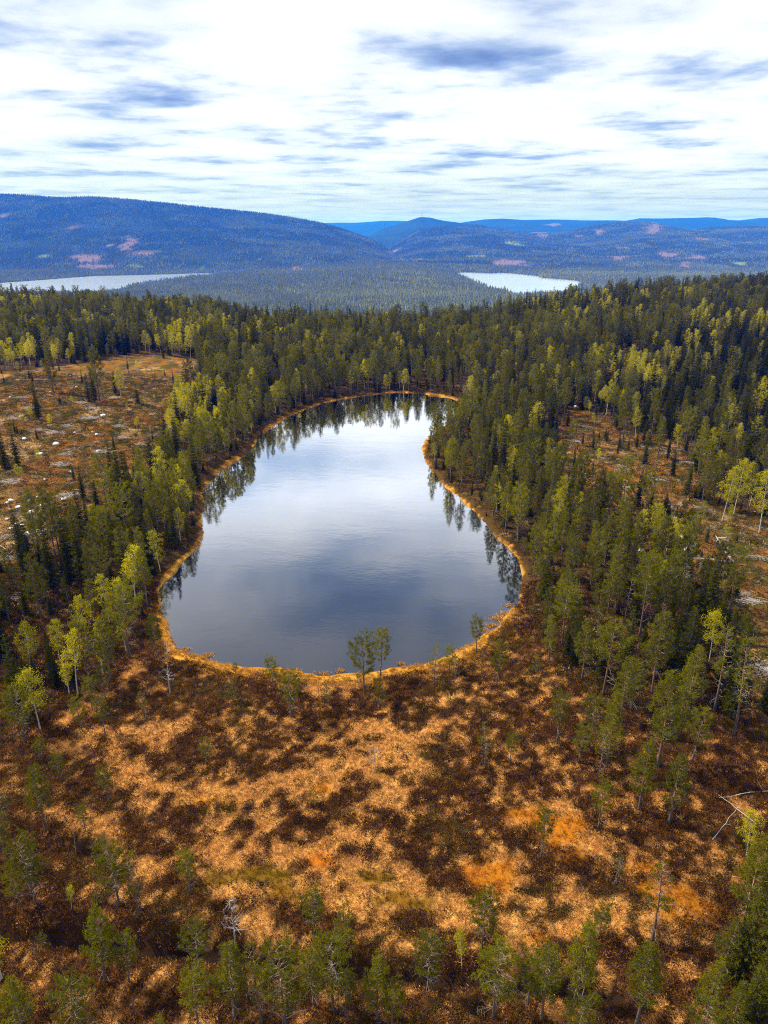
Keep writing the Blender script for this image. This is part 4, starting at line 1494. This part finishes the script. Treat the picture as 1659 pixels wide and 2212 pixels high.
def far_forest():
    g = np.random.default_rng(9)
    PX, PY, S = [], [], []
    for y0, y1, sp in ((620, 1500, 11.0), (1500, 3000, 8.5), (3000, 4600, 10.5), (4600, 8100, 12.5)):
        ys = np.arange(y0, y1, sp)
        for y in ys:
            hw = y * .66 + 90
            x = np.arange(-hw, hw, sp) + g.uniform(-.5, .5) * sp
            x = x + g.uniform(-.5, .5, x.size) * sp
            PX.append(x)
            PY.append(np.full(x.size, y) + g.uniform(-.5, .5, x.size) * sp)
            S.append(np.full(x.size, 1.0 if sp < 12 else .82))
    x, y, s = np.concatenate(PX), np.concatenate(PY), np.concatenate(S)
    keep = (y > edge_y(x) + 140) & ~inside(FARL, x, y) & ~inside(FARR, x, y)
    # the back of the near hills cannot be seen
    keep &= ~((y > 6700) & (x < np.interp(y, [6700, 8100], [-200, 0])))
    x, y, s = x[keep], y[keep], s[keep]
    z = gz(x, y)
    _, cut = ground_colour(x, y, z)
    keep = (g.uniform(size=x.size) > cut * .93) & (g.uniform(size=x.size) < .93)
    x, y, z, s = x[keep], y[keep], z[keep], s[keep]
    n = x.size
    cl = fbm(x, y, 160, 4, 161, .6)
    leafy = g.uniform(size=n) < (.09 + .5 * sst(.50, .68, cl) + .12 * (1 - sst(3600, 4600, y)))
    var = np.where(leafy, 3, g.integers(0, 3, n))
    sz = s * g.uniform(.65, 1.25, n) * np.where(leafy, .75, 1)
    tint = np.clip(np.where(leafy, g.uniform(.75, 1.6, n), g.uniform(0, .35, n) + .25 * (cl - .4)) + .62 * (1 - sst(4000, 5000, y)) + .5 * sst(.48, .68, fbm(x * .6, y, 330, 4, 163, .6)), 0, 1.4)
    scatter("valley_forest", np.stack([x, y, z - .6], -1), dict(variant=var, rot=rot_z(n), scl=np.stack([sz, sz, sz * g.uniform(.85, 1.25, n)], -1), tint=tint),
            [far_tree(1), far_tree(2), far_tree(3), far_tree(4, True)], "hazy blue-green forest covering the valley and the far hillsides", "forest")


far_forest()

# ------------------------------------------------------------------ ground vegetation
def grass_tuft(seed, n=26, spread=.16, h=.42, w=.035, lay=.8):
    g = np.random.default_rng(seed)
    mb = MB()
    C = np.stack([g.normal(0, spread, n), g.normal(0, spread, n), np.full(n, -.05)], -1)
    D = np.stack([g.normal(0, lay, n), g.normal(0, lay, n), np.ones(n)], -1)
    mb.kites(C, D, g.uniform(.6, 1.2, n) * h, w * g.uniform(.7, 1.4, n), g)
    return bpy.data.objects.new("tuft", mb.mesh("tuft", M_TUFT))


def heath_tuft(seed, n=46, r=.34, h=.30):
    g = np.random.default_rng(seed)
    mb = MB()
    a, q = g.uniform(0, 6.28, n), np.sqrt(g.uniform(0, 1, n)) * r
    C = np.stack([q * np.cos(a), q * np.sin(a), h * (1 - (q / r) ** 2) * g.uniform(.3, 1, n) - .04], -1)
    D = np.stack([np.cos(a) * q / r, np.sin(a) * q / r, g.uniform(.2, 1.2, n)], -1) + g.normal(0, .4, (n, 3))
    mb.kites(C, D, g.uniform(.09, .2, n), g.uniform(.04, .08, n), g)
    return bpy.data.objects.new("heather", mb.mesh("heather", M_TUFT))


def ground_plants():
    g = np.random.default_rng(17)
    grass = [grass_tuft(1), grass_tuft(2, 22, .2, .36, .04, 1.1), grass_tuft(3, 30, .13, .5, .03, .6)]
    heath = [heath_tuft(4), heath_tuft(5, 40, .3, .38), heath_tuft(6, 54, .42, .26)]

    def field(x0, x1, y0, y1, sp):
        xs, ys = np.arange(x0, x1, sp), np.arange(y0, y1, sp)
        X, Y = np.meshgrid(xs, ys)
        return (X + g.uniform(-.5, .5, X.shape) * sp).ravel(), (Y + g.uniform(-.5, .5, Y.shape) * sp).ravel()
    # bog
    x, y = field(-84, 90, 14, 116, .33)
    ok = (np.abs(x) < y * .62 + 45) & ~inside(CLEAR_R2, x, y) & ~inside(CLEAR_L, x, y)
    x, y = x[ok], y[ok]
    sd = sdist(LAKE, x, y)
    ok = sd > sedge_width(x, y) * .55
    x, y = x[ok], y[ok]
    dd = seg_dist(DITCH, x, y)
    ok = dd > .9
    x, y = x[ok], y[ok]
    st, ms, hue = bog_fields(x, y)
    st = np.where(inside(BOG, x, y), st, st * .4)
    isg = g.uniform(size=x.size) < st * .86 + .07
    q = g.uniform(size=(x.size, 1))
    # grass
    i = np.where((isg | (g.uniform(size=x.size) < ms * .7)) & (g.uniform(size=x.size) > ms * .45))[0]
    col = (A_STRAW * q[i] + A_STRAW2 * (1 - q[i])) * g.uniform(.55, 1.45, (i.size, 1))
    hu = np.clip(hue[i], -1, 1)[:, None]
    m_c = np.where(hu >= 0, A_ORANGE * (1 - hu) + A_OLIVE * hu, A_ORANGE * (1 + hu) - A_RED * hu) * g.uniform(.5, 1.6, (i.size, 1))
    col = np.where(g.uniform(size=(i.size, 1)) < ms[i][:, None] * 1.3, m_c, col)
    pale = g.uniform(size=(i.size, 1)) < .12
    col = np.where(pale, col * c3(1.2, 1.25, 1.3), col)
    s = g.uniform(.7, 1.25, i.size)
    scatter("bog_grass", np.stack([x[i], y[i], gz(x[i], y[i])], -1),
            dict(variant=g.integers(0, 3, i.size), rot=rot_z(i.size, .12), scl=np.stack([s, s, s * g.uniform(.6, 1.1, i.size)], -1), col=col), grass,
            "straw-coloured withered grass winding between the heather hummocks", "grass")
    # heather
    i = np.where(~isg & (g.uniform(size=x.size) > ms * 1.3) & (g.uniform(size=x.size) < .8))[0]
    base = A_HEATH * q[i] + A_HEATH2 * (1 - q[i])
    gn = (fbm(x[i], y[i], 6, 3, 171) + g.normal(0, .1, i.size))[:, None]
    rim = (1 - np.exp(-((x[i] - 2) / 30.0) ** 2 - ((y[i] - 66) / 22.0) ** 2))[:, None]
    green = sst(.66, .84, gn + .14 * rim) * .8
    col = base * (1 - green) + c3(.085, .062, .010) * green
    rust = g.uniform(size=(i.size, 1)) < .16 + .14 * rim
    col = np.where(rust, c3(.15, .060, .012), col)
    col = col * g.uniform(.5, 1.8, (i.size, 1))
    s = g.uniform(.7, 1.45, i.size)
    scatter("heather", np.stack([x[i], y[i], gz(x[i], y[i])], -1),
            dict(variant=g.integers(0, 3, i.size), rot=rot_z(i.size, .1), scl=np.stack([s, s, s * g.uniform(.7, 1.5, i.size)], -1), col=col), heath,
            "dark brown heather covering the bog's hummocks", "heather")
    # sedge along the shore
    n = 26000
    seg = np.concatenate([LAKE, LAKE[:1]])
    ln = np.hypot(*np.diff(seg, axis=0).T)
    c = np.concatenate([[0], np.cumsum(ln)])
    wgt = np.interp((c[:-1] + c[1:]) / 2, c[:-1], np.ones(len(LAKE)))
    t = g.uniform(0, c[-1], n)
    k = np.clip(np.searchsorted(c, t) - 1, 0, len(LAKE) - 1)
    f = (t - c[k]) / ln[k]
    bx = seg[k] + (seg[k + 1] - seg[k]) * f[:, None]
    nrm = np.stack([(seg[k + 1] - seg[k])[:, 1], -(seg[k + 1] - seg[k])[:, 0]], -1) / ln[k][:, None]
    off = g.uniform(-1, 1, n)
    p = bx + nrm * (off * 4.2)[:, None]
    sd = sdist(LAKE, p[:, 0], p[:, 1]) + .6 * (fbm(p[:, 0], p[:, 1], 3, 2, 181) - .5)
    ok = (sd > .1) & (sd < sedge_width(p[:, 0], p[:, 1]) * 1.05) & (g.uniform(size=n) < .12 + sedge_patch(p[:, 0], p[:, 1]))
    p = p[ok]
    q = fbm(p[:, 0], p[:, 1], 4, 2, 191)[:, None] + g.normal(0, .15, (len(p), 1))
    q = np.clip(q, 0, 1)
    col = (A_SEDGE * q + A_SEDGE2 * (1 - q)) * g.uniform(.75, 1.3, (len(p), 1))
    s = g.uniform(.7, 1.3, len(p))
    scatter("shore_sedge", np.stack([p[:, 0], p[:, 1], np.maximum(gz(p[:, 0], p[:, 1]), -.05)], -1),
            dict(variant=g.integers(0, 3, len(p)), rot=rot_z(len(p), .12), scl=np.stack([s, s, s], -1), col=col), grass,
            "orange-yellow sedge fringing the tarn all the way round", "sedge")
    # low undergrowth of forest floor and clearings
    x, y = field(-150, 160, 12, 290, .85)
    ok = (np.abs(x) < y * .6 + 65) & ~(inside(BOG, x, y) & (y < 100))
    x, y = x[ok], y[ok]
    sd = sdist(LAKE, x, y)
    ok = (sd > 1.5) & (g.uniform(size=x.size) < .75)
    x, y = x[ok], y[ok]
    z = gz(x, y)
    col, _ = ground_colour(x, y, z)
    q = g.uniform(size=(x.size, 1))
    col = np.where(q < .3, c3(.060, .060, .009), np.where(q > .86, c3(.25, .15, .05), np.where(q > .7, c3(.05, .025, .008), col))) * g.uniform(.6, 1.6, (x.size, 1))
    s = g.uniform(1.0, 2.2, x.size) * np.where(g.uniform(size=x.size) < .2, 1.6, 1)
    scatter("undergrowth", np.stack([x, y, z], -1),
            dict(variant=g.integers(0, 3, x.size), rot=rot_z(x.size, .1), scl=np.stack([s, s, s * g.uniform(.5, 1.1, x.size)], -1), col=col), heath,
            "brown and olive undergrowth on the forest floor and clearings", "undergrowth")


ground_plants()

# ------------------------------------------------------------------ slash, stones and logs on the clearings
def q3(p):
    return (.36 * p[0], 763.1 + .36 * p[1])


def q4(p):
    return (862.7 + .48 * p[0], 763.1 + .48 * p[1])


def brush_mesh(seed, n=60, r=2.0, h=.5):
    g = np.random.default_rng(seed)
    mb = MB()
    for i in range(n):
        a = g.normal(0, .6) + (0 if i % 3 else 1.2)
        L = g.uniform(.7, 2.6)
        c = np.array([g.normal(0, r * .5), g.normal(0, r * .3), abs(g.normal(0, h * .5)) + .05])
        d = np.array([math.cos(a), math.sin(a), g.normal(0, .16)]) * L * .5
        b = g.normal(0, .09, 3)
        rr = g.uniform(.012, .035)
        mb.tube(np.array([c - d, c + b, c + d]), np.array([rr, rr * .8, rr * .3]), 3)
    return mb.mesh("brush_pile", M_SLASH)


def stone_mesh(seed):
    import bmesh
    g = np.random.default_rng(seed)
    bm = bmesh.new()
    bmesh.ops.create_icosphere(bm, subdivisions=2, radius=.5)
    k = g.uniform(.75, 1.2, 3) * np.array([1.2, 1, .72])
    for v in bm.verts:
        c = np.array(v.co)
        s = 1 + .28 * (vnoise(np.array([c[0] * 3 + 9 * seed]), np.array([c[1] * 3 + c[2] * 4]), seed)[0] - .5)
        v.co = tuple(c * k * s)
        if v.co.z < -.2:
            v.co.z = -.2
    me = bpy.data.meshes.new("boulder")
    bm.to_mesh(me)
    bm.free()
    me.materials.append(M_STONE)
    return me


BR = [brush_mesh(i) for i in range(5)]
ST = [stone_mesh(i) for i in range(5)]


def slash_litter():
    g = np.random.default_rng(29)
    P = []
    for poly, n in ((CLEAR_L, 1000), (CLEAR_R1, 220), (CLEAR_R2, 190), (THIN_R, 130)):
        lo, hi = poly.min(0), poly.max(0)
        p = g.uniform(lo, hi, (n * 3, 2))
        p = p[inside(poly, p[:, 0], p[:, 1]) & (np.abs(p[:, 0]) < p[:, 1] * .6)][:n]
        P.append(p[g.uniform(size=len(p)) < .25 + fbm(p[:, 0], p[:, 1], 12, 2, 201)])
    p = np.concatenate(P)
    n = len(p)
    s = g.uniform(.35, .95, n)
    mats = [bpy.data.objects.new("slash", brush_mesh(60 + i, 16, 1.6, .25)) for i in range(4)]
    scatter("slash_litter", np.stack([p[:, 0], p[:, 1], gz(p[:, 0], p[:, 1])], -1),
            dict(variant=g.integers(0, 4, n), rot=np.stack([g.normal(0, .05, n), g.normal(0, .05, n), g.uniform(0, 6.28, n)], -1), scl=np.stack([s, s, s], -1)), mats,
            "loose grey twigs and slash littering the clearings", "slash")


def put(name, me, u, v, sc_, label, cat, group=None, dz=0.0, rz=None):
    x, y, z = (float(q[0]) for q in at(u, v))
    o = link(bpy.data.objects.new(name, me))
    o.location = (x, y, z + dz)
    o.rotation_euler = (0, 0, random.uniform(0, 6.28) if rz is None else rz)
    o.scale = (sc_, sc_, sc_ * random.uniform(.8, 1.1))
    tag(o, label, cat, group)
    return o


slash_litter()
BRUSH_L = [((125, 270), "heap of grey branches near the far left end of the clearing"), ((165, 330), "long grey brush heap beside the lone narrow spruce"),
           ((85, 395), "flat grey brush heap at the clearing's left margin"), ((490, 300), "brush heap just below the clearing's dark spruces"),
           ((555, 335), "brush heap among saplings below the dark spruces"), ((410, 440), "dark grey brush heap in the middle of the clearing"),
           ((320, 480), "widest pale brush heap in the middle of the clearing"), ((240, 465), "smaller brush heap touching the widest one"), ((540, 390), "low brush heap by the saplings in the clearing"),
           ((720, 435), "brush heap near the clearing's wooded edge"), ((735, 510), "spread branches by the dead spruce at the clearing's edge"),
           ((840, 545), "brush heap tucked under the forest belt's first trees"), ((610, 595), "faint brush heap low on the clearing's slope"),
           ((390, 605), "brush heap by a small green sapling low in the clearing"), ((360, 670), "brush heap below the sapling low in the clearing"),
           ((60, 775), "round grey brush heap below the spruce pair at the left margin"), ((410, 860), "brush heap where the clearing narrows towards the forest"),
           ((190, 1005), "brush heap among white stones low in the clearing"), ((240, 1080), "lowest brush heap under the belt's outer pines"),
           ((20, 1110), "pale brush heap cut by the left margin"), ((60, 1235), "tangle of pale sticks at the clearing's lowest corner"), ((690, 270), "brush heap beside the birch thicket"),
           ((60, 1470), "grey brush heap between pines at the left margin below the clearing")]
for p, lab in BRUSH_L:
    put("brush_pile", random.choice(BR), *q3(p), random.uniform(.9, 1.6), lab, "brush pile", "brush heaps on the left clearing", rz=random.uniform(-.4, .4))
BRUSH_R = [((1260, 690), "long brush heap on the slope above the fallen trunk"), ((1340, 735), "brush heap between two clearings near the fallen trunk"), ((1300, 495), "violet-grey brush heap under dark spruces"),
           ((1000, 530), "pale brush heap in the middle of the small clearing"), ((1150, 570), "brush heap beside a dark spruce in the small clearing"), ((1030, 610), "brush heap at the near end of the small clearing"),
           ((800, 395), "grey brush heap at the small clearing's shaded side"), ((1600, 920), "spread branches beyond the fallen trunk's root plate"), ((1560, 1090), "brush heap below the fallen trunk"),
           ((1640, 930), "brush heap at the right margin level with the root plate"), ((1635, 1440), "bleached brush heap at the right margin low in the big clearing")]
for p, lab in BRUSH_R:
    put("brush_pile", random.choice(BR), *q4(p), random.uniform(.7, 1.1), lab, "brush pile", "brush heaps on the right clearings", rz=random.uniform(-.4, .4))
put("brush_pile", BR[1], 1648, 1440, 1.3, "lowest bleached brush heap at the right margin above the dark undergrowth", "brush pile", "brush heaps on the right clearings", rz=.1)
put("brush_pile", BR[2], 1625, 1300, 1.1, "faint brush heap midway down the right margin", "brush pile", "brush heaps on the right clearings", rz=-.2)
STONE_L = [(1200, 45), (620, 375), (555, 475), (580, 490), (338, 548), (145, 515), (240, 605), (425, 715), (385, 885), (65, 885), (40, 900), (110, 925), (185, 960), (68, 1055), (160, 1095),
           (40, 995), (1020, 445), (270, 760), (230, 865), (250, 915), (145, 855), (130, 1035), (175, 890), (450, 480), (590, 590), (95, 1025), (60, 265), (460, 205), (300, 235), (130, 380)]
big = {8: "largest white boulder low in the clearing, beside a brush heap", 15: None, 14: "rounded white boulder below the brush heap among stones", 4: "white boulder alone in mid clearing",
       16: "white boulder against the forest belt at the clearing's edge", 1: "white boulder below the clearing's dark spruces", 0: "white boulder at the clearing's far corner by the forest",
       6: "flat grey boulder with moss in mid clearing", 5: "boulder beside the spruce pair at the left margin", 12: "grey flat boulder amid small white stones"}
for i, p in enumerate(STONE_L):
    lab = big.get(i) or "small white stone scattered on the slash-strewn left clearing"
    put("boulder", ST[i % 5], *q3(p), random.uniform(1.3, 1.7) if big.get(i) else random.uniform(.7, 1.15), lab, "boulder", "white stones on the left clearing", dz=.12)
for p, lab in [((793, 243), "white boulder at the head of the small clearing"), ((700, 430), "pale stone on the small clearing's shaded side"), ((1275, 833), "white block by the dead spruce on the big clearing"),
               ((1285, 1003), "long white boulder below the fallen trunk"), ((1300, 888), "pale stone between dead spruce and fallen trunk"), ((1085, 890), "pale stone among pines beside the big clearing")]:
    put("boulder", ST[len(lab) % 5], *q4(p), random.uniform(1.0, 1.7), lab, "boulder", dz=.12)


def fallen(u0, v0, u1, v1, r, label, lift=.35, roots=False, twigs=0, mat=None):
    """a trunk lying on the ground between two points, with broken branch stubs"""
    x0, y0, z0 = (float(q[0]) for q in at(u0, v0))
    x1, y1, z1 = (float(q[0]) for q in at(u1, v1))
    g = np.random.default_rng(int(u0 * 7 + v0))
    n = 7
    t = np.linspace(0, 1, n)
    L = math.hypot(x1 - x0, y1 - y0)
    P = np.stack([(x1 - x0) * t, (y1 - y0) * t, (z1 - z0) * t + lift + .03 * L * np.sin(t * 3) * .3], -1)
    P[1:-1] += g.normal(0, .012 * L, (n - 2, 3)) * .6
    mb = MB()
    mb.tube(P, r * (1 - .75 * t), 6)
    e = bpy.data.objects.new("fallen_log", None)
    COL.objects.link(e)
    e.location = (x0, y0, z0)
    tag(e, label, "log")
    mt = mat or M_BLEACHED
    link(bpy.data.objects.new("trunk", mb.mesh("log_trunk", mt, True)), e)
    if twigs:
        tb = MB()
        for i in range(twigs):
            b0 = along(P, g.uniform(.3, .98))
            d = np.array([g.normal(0, .6), g.normal(0, .6), abs(g.normal(.3, .4))]) * L * .12
            tb.tube(np.array([b0, b0 + d * .5 + g.normal(0, .05, 3), b0 + d]), np.array([.35, .25, .1]) * r, 3)
        link(bpy.data.objects.new("branches", tb.mesh("log_branches", mt)), e)
    if roots:
        rb = MB()
        ax = P[1] - P[0]
        ax /= np.linalg.norm(ax)
        for i in range(22):
            d = np.cross(ax, g.normal(0, 1, 3))
            d = d / np.linalg.norm(d) * g.uniform(.7, 1.5) - ax * g.uniform(0, .5)
            if P[0][2] + d[2] < -.1:
                d[2] = abs(d[2]) * .4
            rb.tube(np.array([P[0], P[0] + d * .6 + g.normal(0, .08, 3), P[0] + d]), np.array([.16, .11, .03]), 4)
        link(bpy.data.objects.new("root_plate", rb.mesh("log_roots", mat_plain("root_earth", (.06, .04, .025), .4))), e)
    return e


fallen(1583, 1221, 1545, 1163, .30, "thick pale windthrown trunk with dark root plate on the big clearing", .55, roots=True, twigs=10)
fallen(1574, 1218, 1482, 1209, .20, "thin white trunk lying crosswise, meeting the root plate", .45, twigs=2)
fallen(1632, 1789, 1550, 1725, .055, "white birch pole, one of two crossed poles by the dark wood", .55)
fallen(1537, 1823, 1592, 1752, .045, "darker grey pole crossing the white pole by the dark wood", .6, twigs=4)
fallen(1690, 1709, 1552, 1727, .09, "grey mossy log pointing in from the right margin above the crossed poles", .25, twigs=5, mat=M_DEADWOOD)
fallen(148, 815, 173, 806, .22, "pale log slanting on the far end of the left clearing", .2)
fallen(34, 821, 110, 822, .2, "long pale log lying level at the left clearing's far end", .2)
fallen(7, 1213, 34, 1190, .16, "white stick log at the left clearing's lowest corner", .3)
fallen(-6, 1178, 14, 1190, .16, "short white log cut by the left margin", .3)
fallen(1545, 965, 1500, 1000, .2, "pale log under dark spruces at the small clearing's far side", .25)
fallen(1235, 1013, 1275, 1030, .18, "pale log at the near side of the small clearing", .25)

# sedge islets in the shallow inlet
M_SEDGE = mat_plain("sedge_islet", (.46, .22, .03), .5, 2.0)
def islet(u, v, r, label):
    g = np.random.default_rng(int(u))
    mb = MB()
    n = int(160 * r)
    C = np.stack([g.normal(0, r * .5, n), g.normal(0, r * .35, n), np.full(n, -.06)], -1)
    mb.kites(C, np.stack([g.normal(0, .6, n), g.normal(0, .6, n), np.ones(n)], -1), g.uniform(.25, .5, n), g.uniform(.05, .1, n), g)
    p = flat(u, v, 0.0)
    o = link(bpy.data.objects.new("sedge_islet", mb.mesh("sedge_islet", M_SEDGE)))
    o.location = (float(p[0]), float(p[1]), 0)
    tag(o, label, "sedge", "sedge islets in the tarn")


islet(1076, 1336, 1.6, "biggest orange sedge islet in the inlet by the right shore")
islet(1092, 1325, 1.1, "brown-orange sedge islet farther up the inlet")
islet(1062, 1351, 1.0, "orange sedge islet closest to the sedge bank of the inlet")
islet(867, 1434, .6, "tiny bright yellow islet alone in dark water near the shore")
islet(735, 1450, .7, "low reddish islet just off the near shore")
islet(700, 1456, .9, "brown reedy islet hugging the near shore")
islet(1098, 1308, .8, "reddish islet beside the right shore above the inlet")
islet(1046, 1362, .7, "small islet tight against the sedge bank by the lone shore pine")
islet(640, 1450, .8, "low tawny islet beyond the limby pine")
islet(450, 1416, .9, "yellow islet off the near left corner of the tarn")
islet(400, 1404, .8, "thin reedy islet at the near left corner of the tarn")
islet(905, 1440, 1.0, "yellow islet at the near shore beside the half-bare pine")

# ------------------------------------------------------------------ houses and mast far away
M_WALLW = mat_plain("white_boards", (.75, .74, .70), .1)
M_ROOFD = mat_plain("dark_roof", (.10, .09, .09), .2)


def house(u, v, w, d, h, rz, label):
    x, y, z = (float(q[0]) for q in at(u, v))
    e = bpy.data.objects.new("house", None)
    COL.objects.link(e)
    e.location = (x, y, z)
    e.rotation_euler = (0, 0, rz)
    tag(e, label, "house", "white houses of the valley village")
    V = np.array([(sx * w / 2, sy * d / 2, zz) for zz in (-1, h) for sx, sy in ((-1, -1), (1, -1), (1, 1), (-1, 1))] + [(-w / 2, 0, h * 1.55), (w / 2, 0, h * 1.55)], float)
    me = npmesh("house_wall", V, [np.array([[3, 7, 8], [7, 4, 8], [1, 5, 9], [5, 6, 9]]), np.array([[0, 1, 5, 4], [2, 3, 7, 6], [3, 0, 4, 7], [1, 2, 6, 5]])], [M_WALLW])
    link(bpy.data.objects.new("wall", me), e)
    o_ = .5
    V = np.array([(sx * (w / 2 + o_), sy * (d / 2 + o_), h - .3 + t) for t in (0, .35) for sx, sy in ((-1, -1), (1, -1), (1, 1), (-1, 1))]
                 + [(sx * (w / 2 + o_), 0, h * 1.58 + t) for t in (0, .35) for sx in (-1, 1)], float)
    Q = np.array([[4, 5, 11, 10], [6, 7, 10, 11], [1, 0, 8, 9], [3, 2, 9, 8], [0, 1, 5, 4], [2, 3, 7, 6], [0, 4, 10, 8], [7, 3, 8, 10], [5, 1, 9, 11], [2, 6, 11, 9]])
    link(bpy.data.objects.new("roof", npmesh("house_roof", V, [Q], [M_ROOFD])), e)
    return e


for u, v, w, d, h, rz, lab in [(897, 566, 34, 14, 9, .1, "longest white building of the far village between the hills"), (912, 565, 26, 12, 8, -.1, "white building beside the longest one in the far village"),
                               (926, 564, 22, 12, 8, .3, "white building at the end of the far village's row"), (872, 567, 16, 10, 7, .5, "small white house a little apart at the village's near side"),
                               (936, 566, 14, 10, 7, 0, "small white house at the village's lake side"),
                               (562, 578, 14, 10, 7, .2, "lone white farmhouse at the end of the pale lake"), (107, 556, 14, 10, 7, .2, "lone farmhouse in the green field on the big hill")]:
    house(u, v, w, d, h, rz, lab)


def mast():
    y0 = RIDGES[2][0]
    dx, dy, dz = ray(911.5, 469)
    x = y0 / float(dy) * float(dx)
    z = float(gz(x, y0))
    mb = MB()
    mb.tube(np.array([[0, 0, -5], [0, 0, 40], [0, 0, 75]]), np.array([3.2, 2.4, 1.2]), 6)
    mb.tube(np.array([[0, 0, 44], [0, 0, 46], [0, 0, 50], [0, 0, 52]]), np.array([2.4, 4.5, 4.5, 2.0]), 8)
    o = link(bpy.data.objects.new("radio_mast", mb.mesh("radio_mast", M_DEADWOOD)))
    o.location = (x, y0, z)
    tag(o, "thin radio mast on the summit of the far blue mountain", "mast")


mast()

# ------------------------------------------------------------------ haze
def haze():
    x0, x1, y0, y1, z0, z1 = -17500, 17500, -1500, 24000, float(GZ.min()) - 2.5, max(float(GZ.max()) + 40, 380)
    V = np.array([(x, y, z) for z in (z0, z1) for x, y in ((x0, y0), (x1, y0), (x1, y1), (x0, y1))], float)
    me = npmesh("haze", V, [np.array([[3, 2, 1, 0], [4, 5, 6, 7], [0, 1, 5, 4], [1, 2, 6, 5], [2, 3, 7, 6], [3, 0, 4, 7]])], [])
    m, n, l = new_mat("valley_haze")
    pv = N(n, "ShaderNodeVolumePrincipled")
    pv.inputs["Color"].default_value = (.003, .155, 1.0, 1)
    pv.inputs["Density"].default_value = 8.6e-5
    pv.inputs["Absorption Color"].default_value = (.62, 1.0, 1.0, 1)
    pv.inputs["Anisotropy"].default_value = 0.0
    o = N(n, "ShaderNodeOutputMaterial")
    l.new(pv.outputs[0], o.inputs["Volume"])
    me.materials.append(m)
    ob = link(bpy.data.objects.new("haze", me))
    tag(ob, "blue haze filling the valley air out to the hills", "haze", kind="stuff")


haze()
